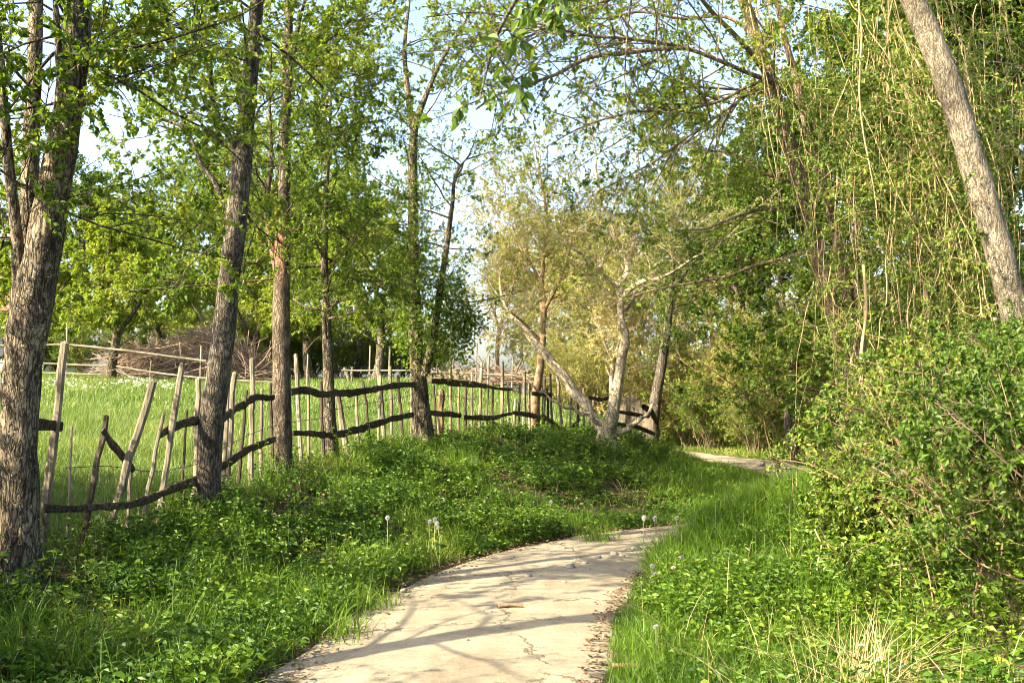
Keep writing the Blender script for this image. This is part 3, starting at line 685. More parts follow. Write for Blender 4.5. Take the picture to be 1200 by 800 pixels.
# ------------------------------------------------------------------ background trees (kinds copied)
def proto_tree(name, seed, h, r, bark, leafm, **kw):
    rng = np.random.default_rng(seed)
    n = 8; P = np.array([(0.15 * rng.normal() * (i > 0), 0.15 * rng.normal() * (i > 0), h * i / (n - 1) - 0.15 * (i == 0)) for i in range(n)])
    R = r * np.linspace(1, 0.15, n)
    stems = [(P, R)]
    for k in range(kw.pop("extra", 0)):
        i = rng.integers(2, 5); a = rng.uniform(0, 6.28); q = P[i]
        stems.append((np.array([q, q + np.array([math.cos(a) * .5, math.sin(a) * .5, h * .12]), q + np.array([math.cos(a) * 1.1, math.sin(a) * 1.1, h * .3]), q + np.array([math.cos(a) * 1.5, math.sin(a) * 1.5, h * .45])]), R[i] * np.array([.7, .55, .35, .12])))
    gz = g1(0, 0)
    for s in stems: s[0][:, 2] += gz
    root = build_tree(name, "x", stems, seed, bark, leafm, **kw)
    return root

used = set()
def place(proto, px, d, rz, sc, label, group=None, dz=0, x=None):
    X = pxX(px, d) if x is None else x
    loc = (X, d, g1(X, d) + dz)
    if proto.name not in used:
        used.add(proto.name)
        proto.location = loc; proto.rotation_euler = (0, 0, rz); proto.scale = sc if isinstance(sc, tuple) else (sc,) * 3
        proto["label"] = label
        if group: proto["group"] = group
        return proto
    return copy_tree(proto, loc, rz, sc, label, group)

tall = proto_tree("broadleaf_tree", 101, 10, 0.16, BK_DARK, LF_DEEP, zmin=1.2, nb=64, L=2.9, n2=7, n3=6, per=18, size=0.105, el=(-15, 45), ns=14, extra=2)
tall2 = proto_tree("woodland_tree", 102, 9, 0.14, BK_OLD, LF_GREEN, zmin=1.5, nb=56, L=2.5, n2=7, n3=6, per=16, size=0.1, el=(-10, 55), ns=14, extra=3)
fruit = proto_tree("fruit_tree", 103, 4.8, 0.16, BK_OLD, LF_LIME, zmin=0.9, nb=60, L=1.8, n2=7, n3=6, per=18, size=0.09, el=(-5, 60), ns=14, extra=3, tsh=0.1)
spring = proto_tree("budding_tree", 104, 8, 0.11, BK_TAN, LF_YOUNG, zmin=1.4, nb=80, L=2.2, n2=7, n3=6, per=6, size=0.075, el=(0, 65), ns=12, extra=6, twr=1.8)
blossom = proto_tree("blossoming_tree", 105, 6, 0.10, BK_PALE, LF_YOUNG, zmin=0.8, nb=60, L=1.9, n2=7, n3=6, per=7, size=0.09, el=(0, 60), ns=12, extra=3, tsh=0.3)

place(fruit, 129, 30.5, 0.3, 1.0, "bright lime green fruit tree standing alone at the far meadow fence")
FAR = [  # kind, px, d, rot, scale, label
 (tall2, 20, 41, .2, 1.0, "tall green tree behind the red roofed house"),
 (tall, 95, 46, 1.1, 1.05, "dark broad tree far behind the bright fruit tree"),
 (tall2, 200, 40, 2.3, .95, "leafy tree rising just behind the brushwood pile"),
 (tall, 262, 44, 3.9, 1.0, "dark dense tree behind the far end of the brushwood pile"),
 (tall2, 330, 38, 5.0, .95, "green woodland tree seen behind the reddish trunk"),
 (tall2, 415, 36, .9, .9, "green tree across the meadow, filling the gap before the ivy sleeved tree"),
 (fruit, 440, 31, 2.1, 1.05, "low lime green tree by the far rail, close to the ivy sleeved tree"),
 (spring, 585, 40, .4, 1.0, "sparse budding tree beyond the open fence end"),
 (blossom, 665, 35, 1.4, 1.1, "low pale blossoming tree behind the leaning pale stem"),
 (spring, 690, 43, 2.2, 1.1, "tan budding tree far behind the pale forked tree"),
 (spring, 745, 34, 3.3, .95, "budding tree just beyond the grey pickets"),
 (tall2, 700, 52, 1.9, .9, "green crown far off above the budding trees"),
 (spring, 835, 40, 4.4, 1.15, "tall budding tree at the end of the path"),
 (spring, 800, 52, 5.1, 1.2, "pale budding tree farthest along the path line"),
 (tall2, 880, 30, .6, .95, "green tree rising out of the thicket beside the far path"),
 (tall, 985, 33, 1.7, 1.0, "dark green tree behind the thicket on the wooded bank"),
 (tall, 930, 23, 2.6, .9, "dark tree standing behind the twin stems, down the bank"),
 (tall, 1010, 19, 3.5, .95, "deep green tree directly behind the vine curtain"),
 (tall2, 1085, 17, 4.6, .9, "green tree between the vine curtain and the leaning grey trunk"),
 (tall, 1165, 16.5, 5.4, 1.0, "deep green tree hidden behind the leaning grey trunk"),
 (tall, 1260, 14.5, .1, 1.0, "deep green tree on the bank just past the leaning grey trunk"),
 (tall, 1110, 25, 1.3, 1.15, "tall dark tree deep in the wood up the bank"),
 (tall2, 1215, 24, 2.0, 1.1, "tall green tree highest on the wooded bank"),
 (fruit, 178, 37, 1.9, 1.0, "lime green tree between the lone bright fruit tree and the brushwood pile"),
 (fruit, 252, 41, 4.9, 1.1, "bright green tree rising straight behind the dark curved trunk"),
 (fruit, 62, 39, 2.6, 1.1, "lime green tree beside the red roofed house"),
 (tall2, 300, 46, 0.3, 1.1, "tall green tree far off between the dark curved trunk and the reddish one"),
 (tall2, 350, 50, 1.5, 1.0, "farthest green tree glimpsed just past the reddish trunk"),
 (tall2, 150, 50, .7, 1.1, "far green tree showing over the bright fruit tree"),
 (fruit, 20, 33, 1.2, .8, "short lime green tree just behind the gnarled trunk, before the house"),
 (fruit, 300, 34, 3.0, .95, "round lime green tree past the brushwood pile, seen between the dark and reddish trunks"),
 (fruit, 365, 33, 5.2, 1.0, "lime green tree at the meadow back, between reddish trunk and slim leafy trunk"),
 (blossom, 610, 44, 3.1, 1.0, "far low blossoming tree seen over the thin reddish tree"),
 (blossom, 720, 30, 0.2, 1.0, "blossoming tree directly behind the pale forked tree"),
 (spring, 870, 36, 2.7, 1.2, "tall budding tree rising over the twiggy thicket"),
 (tall, 905, 42, 1.0, 1.1, "dark tree far beyond the twiggy thicket"),
 (blossom, 790, 36, 4.0, 1.1, "blossoming tree beside the dark trunk at the bend"),
]
for k, (pr_, px, dd, rz, sc, lb) in enumerate(FAR):
    place(pr_, px, dd, rz, sc, lb, "trees of the wood beyond")

# ------------------------------------------------------------------ shrubs
def proto_shrub(name, cat, seed, h, spread, nst, n2, n3, per, size, stemm, leafm, r=0.012, droop=0.2, arch=0.0, tsh=0.0, bare=0.15):
    rng = np.random.default_rng(seed)
    root = empty(name, (0, 0, 0)); tag(root, "x", cat)
    az = rng.uniform(0, 6.283, nst); tilt = np.radians(rng.uniform(5, 60, nst) * spread)
    D = np.column_stack([np.cos(az) * np.sin(tilt), np.sin(az) * np.sin(tilt), np.cos(tilt)])
    p0 = np.column_stack([rng.normal(size=nst) * .22 * h * spread * .6, rng.normal(size=nst) * .22 * h * spread * .6, np.full(nst, -0.1)])
    ln = h * rng.uniform(.65, 1.15, nst)
    B1 = walk(p0, D, ln, 9, rng, 0.13, -0.10 * arch)
    sb = MB(); sb.add(*tubes(B1, (r * rng.uniform(.6, 1.3, nst))[:, None] * np.linspace(1, .3, 9)[None], 5))
    B2, l2 = children(B1, n2, bare, (25, 75), ln * .42, 6, rng, up=0.1)
    sb.add(*tubes(B2, np.full((len(B2), 1), r * .35) * np.linspace(1, .4, 6)[None], 4))
    B3, l3 = children(B2, n3, .1, (25, 80), l2 * .55, 4, rng, up=0.05)
    sb.add(*tubes(B3, np.full((len(B3), 1), r * .18) * np.linspace(1, .5, 4)[None], 3))
    lm = MB(); twig_leaves(lm, B3, per, size, rng, droop=droop, tshift=tsh, upb=0.9, ovate=h < 2)
    obj("stems", sb.mesh("stems", True), stemm, root)
    obj("foliage", lm.mesh("foliage"), leafm, root)
    return root

sh_a = proto_shrub("leafy_shrub", "shrub", 201, 1.5, .8, 30, 10, 6, 17, .04, BK_TWIG, LF_DEEP)  # deep green species, its darker leaves also stand in for shade on the bank
sh_b = proto_shrub("bramble_bush", "bramble", 202, 1.2, 1.0, 30, 10, 6, 16, .036, BK_TAN, LF_BRAM, arch=1.0, tsh=.05)
sh_c = proto_shrub("young_shrub", "shrub", 203, 1.2, .7, 20, 7, 5, 11, .05, BK_TWIG, LF_HERB, tsh=.08)
sh_d = proto_shrub("twiggy_shrub", "shrub", 204, 4.2, .55, 20, 9, 6, 15, .07, BK_TAN, LF_YOUNG, r=.022, bare=.2)
sh_e = proto_shrub("hazel_bush", "bush", 205, 2.6, .62, 24, 9, 6, 16, .06, BK_TWIG, LF_BRAM, r=.016, tsh=.05)

sh_f = proto_shrub("straggly_shrub", "shrub", 206, 1.9, .7, 13, 6, 4, 6, .05, BK_TAN, LF_BRAM, r=.009, bare=.3)
rs = np.random.default_rng(55)
GR_STRAG = "straggly shrubs poking out of the bank thicket"

GR_BANK = "leafy shrubs crowding the bank under the leaning trunk"
GR_BRAM = "brambles spilling down the bank beside the path"
GR_YOUNG = "low young shrubs along the verge"
GR_THICK = "tall twiggy shrubs of the thicket beyond the bend"
GR_HAZEL = "bushes under the vine curtain"
LBL = {GR_BANK: "dense dark green leafy shrub, colour deepened for shade, on the bank below the leaning grey trunk",
       GR_BRAM: "arching bramble bush with small leaves sprawling down the bank towards the verge",
       GR_YOUNG: "low fresh green shrub growing out of the grassy verge on the shrub side",
       GR_THICK: "tall twiggy shrub with tan stems in the thicket past the path bend",
       GR_HAZEL: "rounded green bush at the foot of the vine curtain"}
_low = [(700, 640), (800, 610), (870, 600), (970, 595), (1010, 572), (1050, 535), (1120, 485), (1200, 430), (1400, 370)]
SIL = {GR_BANK: (_low, 1.5), GR_BRAM: (_low, 1.15), GR_YOUNG: (_low, 1.1), GR_HAZEL: ([(900, 520), (980, 470), (1040, 380), (1120, 350), (1150, 405), (1260, 395)], 2.5)}
def scatter(proto, group, pts, s0, s1):
    for x, y in pts:
        g = g1(x, y); pxx = 600 + x / y * FPX; s1_ = s1
        if group in SIL:
            top = CAM_Z + (470 - np.interp(pxx, *zip(*SIL[group][0]))) / FPX * y
            top += abs(rs.normal()) * .28 * (pxx > 985); lim = max(.25, (top - g) / SIL[group][1]); sc_ = min(float(rs.uniform(s0, s1)), lim)
        else: sc_ = float(rs.uniform(s0, s1))
        place(proto, 0, y, rs.uniform(0, 6.28), sc_, LBL[group], group, x=x)
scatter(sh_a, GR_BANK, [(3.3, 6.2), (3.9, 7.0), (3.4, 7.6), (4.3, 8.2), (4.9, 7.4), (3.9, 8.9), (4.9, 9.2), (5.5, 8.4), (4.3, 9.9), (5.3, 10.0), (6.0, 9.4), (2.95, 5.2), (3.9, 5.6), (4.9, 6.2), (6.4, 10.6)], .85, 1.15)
scatter(sh_b, GR_BRAM, [(3.3, 7.3), (3.6, 8.4), (3.8, 9.3), (4.1, 10.0), (4.4, 10.6), (3.2, 6.3), (5.3, 11.9), (4.9, 11.3), (5.8, 12.9), (4.8, 10.6), (3.5, 7.8), (4.0, 8.7)], .75, 1.1)
scatter(sh_c, GR_YOUNG, [(2.75, 9.7), (3.2, 10.9), (2.7, 7.9), (3.0, 8.8), (3.5, 9.9), (3.9, 10.9), (3.3, 7.0)], .55, .8)
LBL[GR_STRAG] = "straggly thin stemmed shrub with sparse green leaves poking out of the thicket on the bank"
SIL[GR_STRAG] = ([(700, 600), (850, 590), (950, 570), (1010, 530), (1080, 480), (1130, 450), (1200, 418), (1400, 320)], 1.9)
scatter(sh_f, GR_STRAG, [(3.1, 8.0), (3.5, 9.0), (3.9, 9.7), (4.5, 10.9), (3.3, 10.3), (4.1, 8.2), (3.0, 7.0), (4.6, 9.4), (5.2, 10.6), (3.0, 9.6), (2.9, 6.0), (5.6, 11.6), (3.7, 11.0), (4.9, 12.2)], .7, 1.1)
scatter(sh_e, GR_HAZEL, [(6.6, 13.6), (5.9, 12.2), (6.2, 12.9), (6.9, 12.0), (7.3, 13.4), (6.3, 11.3), (7.6, 16.3), (7.3, 14.9), (8.2, 15.6), (7.9, 18.5), (8.0, 21), (8.6, 13.0)], .8, 1.1)
scatter(sh_d, GR_THICK, [(7.6, 22.5), (8.3, 24.5), (7.3, 25.5), (8.9, 26.5), (6.9, 28), (8.0, 29.0), (9.4, 28.5), (6.6, 31), (7.6, 32), (9.2, 31.5), (5.6, 33.5), (6.8, 35), (9.8, 24), (10.5, 26.5), (8.8, 20.5), (2.4, 31.5), (3.2, 33), (1.4, 34), (5.4, 36.5)], .8, 1.1)
GR_EDGE = "leafy bushes lining the far side of the path"
LBL[GR_EDGE] = "leafy bush along the far side of the path past the bend"
scatter(sh_e, GR_EDGE, [(7.9, 21.6), (7.6, 23.4), (7.2, 25.6), (6.7, 27.4), (8.9, 22.4), (8.6, 24.6), (8.3, 19.6), (9.2, 20.6), (8.3, 17.2), (9.0, 18.4), (6.0, 29.6), (5.6, 31.5)], .85, 1.2)
GR_FB = "ferny bushes at the foot of the picket fence"
LBL[GR_FB] = "low bush growing under the grey pickets at the bend"
scatter(sh_c, GR_FB, [(2.5, 20.0), (3.1, 20.6), (3.5, 21.3)], .3, .42)

GR_HEDGE = "bushes along the back of the meadow"
LBL[GR_HEDGE] = "green bush in the row along the back of the meadow behind the log fence"
scatter(sh_e, GR_HEDGE, [(pxX(p, q), q) for p, q in ((-40, 37), (40, 38), (95, 36), (160, 38), (215, 37), (268, 36.5), (300, 38), (335, 36), (362, 37.5), (392, 36), (418, 38), (448, 36.5), (476, 37.5), (502, 38.5), (650, 38), (690, 37))], .85, 1.25)
GR_SHADE_LOW = "unseen low bushes added to shade the left bank"
LBL[GR_SHADE_LOW] = "added low bush out of view left of the path, shading the bank"
scatter(sh_e, GR_SHADE_LOW, [(-5.2, 5.9), (-6.2, 7.4), (-4.8, 4.4), (-6.9, 8.9), (-5.6, 5.0), (-4.3, 3.0), (-5.7, 6.7), (-4.9, 3.6)], .66, .76)  # low bushes outside the view, added to cast shade on the left bank

GR_SHADE_TALL = "unseen tall bushes added to shade the left bank"
LBL[GR_SHADE_TALL] = "added tall leafy bush out of view short of the gnarled trunk, shading the bank"
scatter(sh_e, GR_SHADE_TALL, [(-6.9, 8.6), (-7.6, 9.8)], 1.2, 1.35)  # taller unseen bushes, added for more shade on the bank

# ------------------------------------------------------------------ rail fence
_fd = np.array([(0, 8.3), (25, 8.4), (150, 9.6), (242, 10.75), (332, 13.7), (390, 15.25), (495, 17.75), (560, 19.1), (625, 20.4), (700, 21.4), (765, 22.6)])
def fd(px): return float(np.interp(px, _fd[:, 0], _fd[:, 1]))
fence = empty("rail_fence", (pxX(300, 12.5), 12.5, g1(pxX(300, 12.5), 12.5)))
tag(fence, "rickety fence of dark wavy rails and thin uneven stakes along the meadow edge", "fence")
FO = np.array(fence.location)
rf_ = np.random.default_rng(91)
def stake(x0, y0, x1, y1, w, mat, dz=0.12, flat=.55, dd=0.0):
    da = fd(x0) + dd + 0.06
    a = pix(x0, y0, da); bt = pix(x1, y1, da + rf_.uniform(-.12, .12))
    r = w * .88 * da / FPX / 2
    a = a + (a - bt) / np.linalg.norm(a - bt) * 0.25
    t = np.linspace(0, 1, 8)[:, None]; P = a + (bt - a) * t + rf_.normal(size=(8, 3)) * r * .18
    V, F, tt = tubes(P[None], (r * rf_.uniform(.85, 1.12, 8) * np.linspace(1.05, .9, 8))[None], 7)
    V = V.reshape(8, 7, 3); V = P[:, None] + (V - P[:, None]) * np.array([1, flat, 1]); 
    mb = MB(); mb.add(V.reshape(-1, 3), F)
    mb.add(np.vstack([V[-1], P[-1:] + np.array([0, 0, r * .5])]), np.array([[i, (i + 1) % 7, 7] for i in range(7)]))
    obj("stake", mb.mesh("stake", False, FO), mat, fence)
Pm, Dm_, Gm_ = STAKE_PALE, STAKE_DARK, STAKE_GREY
for s in [(53, 600, 75, 402, 13, Pm), (97, 632, 125, 487, 9, Dm_), (124, 628, 180, 448, 12, Pm), (167, 608, 192, 484, 6, Gm_), (187, 600, 213, 426, 9, Pm), (214, 560, 219, 480, 3.5, Dm_),
          (229, 562, 232, 444, 9, Gm_), (266, 570, 274, 436, 9, Pm), (262, 568, 270, 402, 7, Pm), (280, 564, 289, 457, 4.5, Dm_), (295, 548, 295, 420, 8, Gm_), (319, 528, 317, 450, 5, Dm_), (352, 532, 347, 415, 6.5, Pm),
          (379, 530, 376, 446, 5, Dm_), (407, 533, 396, 464, 9, Pm), (435, 527, 425, 446, 5, Dm_), (451, 524, 443, 421, 6, Pm), (472, 510, 466, 440, 4.5, Dm_), (510, 498, 508, 451, 4, Dm_),
          (528, 507, 528, 421, 4.5, Gm_), (545, 511, 546, 442, 4, Dm_), (561, 509, 564, 426, 4.5, Pm), (577, 510, 577, 447, 3.5, Dm_), (588, 509, 589, 424, 4.5, Pm), (602, 506, 604, 467, 4, Gm_),
          (614, 505, 614, 435, 5, Pm), (637, 501, 638, 443, 5, Pm), (647, 498, 645, 438, 3.5, Pm), (659, 507, 653, 438, 4, Pm), (677, 506, 677, 468, 3.5, Dm_), (515, 506, 518, 457, 9, BK_TAN), (690, 505, 697, 462, 4, Gm_), (362, 531, 361, 440, 5, Gm_), (420, 530, 417, 455, 4.5, Gm_), (443, 526, 446, 440, 4, Gm_), (460, 520, 457, 430, 4.5, Pm), (482, 512, 484, 425, 4, Gm_), (537, 510, 538, 452, 3.5, Gm_), (553, 510, 553, 436, 3.5, Gm_), (570, 509, 572, 450, 3, Dm_), (596, 507, 595, 446, 3.5, Gm_), (608, 505, 609, 452, 3, Dm_), (621, 504, 620, 448, 3.5, Gm_), (643, 500, 641, 455, 3, Dm_), (668, 506, 669, 450, 3, Gm_), (684, 505, 684, 455, 3, Gm_), (305, 545, 307, 455, 5, Gm_), (248, 575, 250, 470, 5, Gm_), (150, 612, 154, 520, 5, Gm_), (80, 605, 84, 500, 4, Gm_)]:
    stake(*s)
def rail(pts, name="rail", mat=RAIL_MAT, dd=-0.09, flat=.4):
    P = np.array([pix(px, py, fd(px) + dd) for px, py, w in pts]); R = np.array([w * .61 * fd(px) / FPX / 2 for px, py, w in pts])
    L = np.linalg.norm(np.diff(P, axis=0), axis=1).sum(); n = int(max(6, L / .05))
    Q = resample(np.column_stack([P, R]), n); C = Q[:, :3]; r = Q[:, 3]
    s = np.linspace(0, L, n)
    C = C + np.column_stack([np.zeros(n), np.zeros(n), 0.014 * (vnoise(np.column_stack([s * 2.3, s * 0 + pts[0][0], s * 0])) - .5) * 2])
    ns = 12
    V, F, t = tubes(C[None], r[None], ns); V = V.reshape(n, ns, 3); D = V - C[:, None]
    k = .92 + .5 * (vnoise(V * np.array([6, 6, 10]) + pts[0][0]) - .5) + .35 * (vnoise(V * 17) - .5) + .25 * (vnoise(V * 41) - .5)
    a_ = np.arange(ns) / ns * 2 * np.pi; D = D * (1 / np.maximum(np.abs(np.cos(a_)), np.abs(np.sin(a_))) ** .85)[None, :, None]
    # narrow perpendicular to the fence run (a split plank)
    T = norm(C[-1] - C[0]); Nrm = norm(np.cross(T, np.array([0, 0, 1.])))
    D = D - (D @ Nrm)[..., None] * Nrm * (1 - flat)
    V = C[:, None] + D * k[..., None]
    mb = MB(); mb.add(V.reshape(-1, 3), F)
    for e, sg in ((0, 1), (n - 1, -1)):
        mb.add(np.vstack([V[e], C[e:e + 1]]), np.array([[(i + (sg > 0)) % ns, (i + (sg < 0)) % ns, ns] for i in range(ns)]))
    o = obj(name, mb.mesh(name, False, FO), mat, fence)
    return o
rail([(2, 500, 26), (30, 498, 24), (52, 498, 25), (72, 500, 21)])
rail([(120, 504, 12), (132, 520, 15), (145, 535, 14), (157, 550, 12)])["label"] = "broken rail hanging down at a slant"
rail([(186, 508, 16), (205, 500, 18), (235, 493, 16), (262, 489, 17), (280, 477, 17), (300, 466, 15), (321, 466, 11)])
rail([(52, 596, 18), (80, 597, 13), (120, 594, 13), (152, 591, 15), (190, 577, 15), (231, 561, 17)])
rail([(255, 549, 14), (270, 541, 17), (285, 530, 16), (300, 524, 15), (322, 514, 13)])
rail([(340, 460, 14), (359, 457, 16), (378, 462, 13), (392, 460, 15), (410, 460, 15), (432, 457, 13), (460, 453, 12), (486, 450, 10)])
rail([(343, 507, 10), (360, 507, 12), (380, 509, 12), (393, 509, 14), (420, 502, 15), (450, 494, 13), (484, 485, 9)])
rail([(505, 447, 11), (530, 448, 13), (546, 449, 13), (570, 452, 9)])
rail([(568, 453, 5), (585, 455, 5), (600, 456, 6)])
rail([(502, 484, 10), (520, 485, 11), (540, 486, 10)])
rail([(543, 489, 10), (560, 490, 11), (576, 489, 10), (588, 487, 8), (600, 484, 6)])
rail([(600, 483, 7), (615, 486, 10), (632, 488, 10), (648, 494, 8), (655, 500, 6), (661, 505, 5)])
rail([(662, 505, 5), (672, 499, 6), (680, 491, 5)])
rail([(623, 460, 8), (635, 461, 10), (647, 463, 9)])
rail([(690, 466, 6), (703, 468, 8), (717, 465, 6)])
# barbed wire
for pts in ([(76, 548), (125, 546), (180, 552), (232, 543), (270, 520), (330, 497), (390, 488)], [(390, 480), (440, 471), (496, 462), (560, 468)]):
    P = resample(np.array([pix(a, b_, fd(a) - .02) for a, b_ in pts]), 60)
    mb = MB(); mb.add(*tubes(P[None], np.full((1, 60), .004), 4))
    c = P[1:-1:1]; n = len(c)
    B = np.stack([c + rf_.normal(size=(n, 3)) * .02, c, c + rf_.normal(size=(n, 3)) * .02], 1)
    mb.add(*tubes(B, np.full((n, 3), .003), 3))
    obj("wire", mb.mesh("wire", False, FO), WIRE_MAT, fence)

# picket fence at the bend
pk = empty("picket_fence", (pxX(748, 22.3), 22.3, g1(pxX(748, 22.3), 22.3))); tag(pk, "short run of close set grey weathered pickets behind the pale forked tree", "fence")
PO = np.array(pk.location)
for i, px in enumerate(np.linspace(727, 763, 13)):
    dd = 21.4 + i * .14; top = 478 - 10 * math.sin(i * .45) - rf_.uniform(0, 9) if i < 9 else 470 + (i - 9) * 3 + rf_.uniform(0, 8)
    a = pix(px, 517, dd); a[2] = g1(a[0], a[1]) - .1; bt = pix(px + rf_.uniform(-2, 2), top, dd)
    w = rf_.uniform(.03, .045); mb = MB(); c = np.array([(-w, -.012, 0), (w, -.012, 0), (w, .012, 0), (-w, .012, 0)])
    tp = bt + c; tp[[0, 3], 2] += rf_.uniform(-.05, .05)
    mb.add(np.vstack([a + c, tp]), np.array([[0, 1, 5, 4], [1, 2, 6, 5], [2, 3, 7, 6], [3, 0, 4, 7], [4, 5, 6, 7]]))
    obj("picket", mb.mesh("picket", False, PO), STAKE_GREY, pk)
for pts in ([(724, 497, 5), (745, 500, 6), (766, 508, 5)], [(754, 476, 6), (762, 482, 8), (770, 495, 6)], [(724, 482, 4), (742, 485, 5), (760, 488, 4)]):
    P = np.array([pix(a, b_, 21.2 + (a - 727) / 36 * 1.7) for a, b_, w in pts]); mb = MB(); trunk_tube(mb, P, np.array([w * 22 / FPX / 2 for a, b_, w in pts]), ns=8, rough=.2)
    obj("cross_rail", mb.mesh("cross_rail", False, PO), RAIL_MAT, pk)

# far log fence
d = 29.0
ff = empty("log_fence", (pxX(150, d), d, g1(pxX(150, d), d))); tag(ff, "far fence of pale log rails and posts along the back of the meadow", "fence")
LO = np.array(ff.location)
def log(pts, w, name, mat, dd=0):
    P = np.array([pix(a, b_, d + dd) for a, b_ in pts]); P = resample(P, max(3, len(P) * 2)); mb = MB()
    trunk_tube(mb, P, np.full(len(P), w * .5 * d / FPX / 2), ns=8, rough=.12, step=.15)
    obj(name, mb.mesh(name, False, LO), mat, ff)
for pts, w in (([(-60, 402), (20, 405), (82, 404), (118, 407)], 4), ([(82, 404), (150, 411), (195, 417), (242, 423)], 5), ([(-60, 424), (60, 426), (121, 429)], 4), ([(136, 429), (172, 435), (240, 443), (330, 448)], 4.5),
               ([(-60, 437), (60, 437), (118, 439)], 3.5), ([(136, 434), (150, 440), (175, 446), (240, 452)], 4), ([(139, 432), (158, 446)], 4), ([(400, 434), (440, 434), (483, 434)], 4), ([(505, 436), (540, 437), (600, 440), (650, 444)], 3.5),
               ([(270, 445), (330, 450), (400, 452)], 4), ([(505, 462), (560, 464), (600, 466)], 3)):
    log(pts, w, "log_rail", STAKE_GREY)
for px, y0, y1, w in ((78, 446, 378, 4), (176, 455, 424, 4), (235, 460, 405, 4), (456, 470, 408, 5), (412, 470, 430, 5), (433, 470, 405, 4), (360, 468, 415, 4), (558, 472, 402, 3.5), (572, 474, 416, 5), (600, 476, 420, 3), (-20, 444, 396, 4)):
    log([(px, y0), (px, (y0 + y1) / 2), (px + 1, y1)], w, "post", STAKE_PALE if w > 4.5 else STAKE_GREY, .12)
log([(404, 430), (410, 448), (418, 468)], 8, "post", STAKE_PALE, .2)

# brushwood pile
bc = np.array([pxX(225, 32), 32.0, g1(pxX(225, 32), 32)])
n = 900; q = rf_.normal(size=(n, 3)); a0 = rf_.uniform(-1, 1, n); 
hgt = 1.35 * np.sqrt(np.maximum(0.03, 1 - a0**2)) * (1 + .25 * np.sin(a0 * 5))
c = np.column_stack([a0 * 2.4, rf_.normal(size=n) * .75, hgt * rf_.uniform(0.02, 1, n)])
ang = rf_.normal(size=n) * .75 + np.where(a0 > .2, -.5, .25); D = np.column_stack([np.cos(ang), rf_.normal(size=n) * .4, np.sin(ang) * .7])
ln = rf_.uniform(1.0, 2.4, n)
P = walk(c - norm(D) * ln[:, None] / 2, norm(D), ln, 6, rf_, .10, .0); P[..., 2] = np.maximum(P[..., 2], 0.02)
mb = MB(); mb.add(*tubes(P, rf_.uniform(.007, .022, n)[:, None] * np.linspace(1, .45, 6)[None], 5))
BRUSH = plain("brushwood", (0.20, 0.14, 0.10), var=.5, scale=3)
o = obj("brushwood_pile", mb.mesh("brushwood_pile", True), BRUSH); o.location = bc
tag(o, "heap of cut brown brushwood behind the far log fence", "brush pile")
n = 160; a0 = rf_.uniform(-1, 1, n); c = np.column_stack([a0 * 1.6, rf_.normal(size=n) * .5, .5 * rf_.uniform(0, 1, n) * np.sqrt(1 - a0**2)]); D = norm(np.column_stack([rf_.normal(size=n), rf_.normal(size=n) * .4, rf_.normal(size=n) * .3])); ln = rf_.uniform(.7, 1.6, n)
P = walk(c - D * ln[:, None] / 2, D, ln, 5, rf_, .08); P[..., 2] = np.maximum(P[..., 2], .02)
mb = MB(); mb.add(*tubes(P, rf_.uniform(.01, .03, n)[:, None] * np.linspace(1, .5, 5)[None], 5))
o = obj("brushwood_pile", mb.mesh("brushwood_pile", True), BRUSH); X = pxX(560, 30.5); o.location = (X, 30.5, g1(X, 30.5))
tag(o, "smaller low heap of brushwood beyond the open fence end", "brush pile")

# red-roofed house glimpsed behind the gnarled trunk
hx, hy = pxX(-6, 48), 48.0; hz = g1(hx, hy)
house = empty("house", (hx, hy, hz)); tag(house, "house with a red tiled roof glimpsed behind the gnarled trunk", "house")
def boxm(x0, y0, z0, x1, y1, z1):
    v = np.array([(x, y, z) for z in (z0, z1) for y in (y0, y1) for x in (x0, x1)], float)
    return v, np.array([[0, 2, 3, 1], [4, 5, 7, 6], [0, 1, 5, 4], [2, 6, 7, 3], [0, 4, 6, 2], [1, 3, 7, 5]])
mb = MB(); mb.add(*boxm(-3.5, -2.5, -.3, 3.5, 2.5, 3.4)); 
mb.add(np.array([(-3.5, -2.5, 3.4), (-3.5, 2.5, 3.4), (-3.5, 0, 5.2)]), np.array([[0, 2, 1]])); mb.add(np.array([(3.5, -2.5, 3.4), (3.5, 2.5, 3.4), (3.5, 0, 5.2)]), np.array([[0, 1, 2]]))
obj("wall", mb.mesh("wall"), plain("plaster", (.6, .55, .45)), house)
mb = MB()
for s in (-1, 1):
    a = np.array([(-3.9, s * 2.9, 3.2), (3.9, s * 2.9, 3.2), (3.9, 0, 5.32), (-3.9, 0, 5.32)]); up_ = np.array([0, 0, .14])
    mb.add(np.vstack([a, a + up_]), np.array([[0, 1, 2, 3], [4, 7, 6, 5], [0, 4, 5, 1], [1, 5, 6, 2], [2, 6, 7, 3], [3, 7, 4, 0]]))
obj("roof", mb.mesh("roof"), plain("red_tile", (.36, .12, .08), scale=9), house)
for x in (-1.8, 1.2):
    mb = MB(); mb.add(*boxm(x - .5, -2.56, 1.1, x + .5, -2.503, 2.4)); w_ = obj("window", mb.mesh("window"), plain("window_glass", (.06, .07, .08), rough=.2), house)

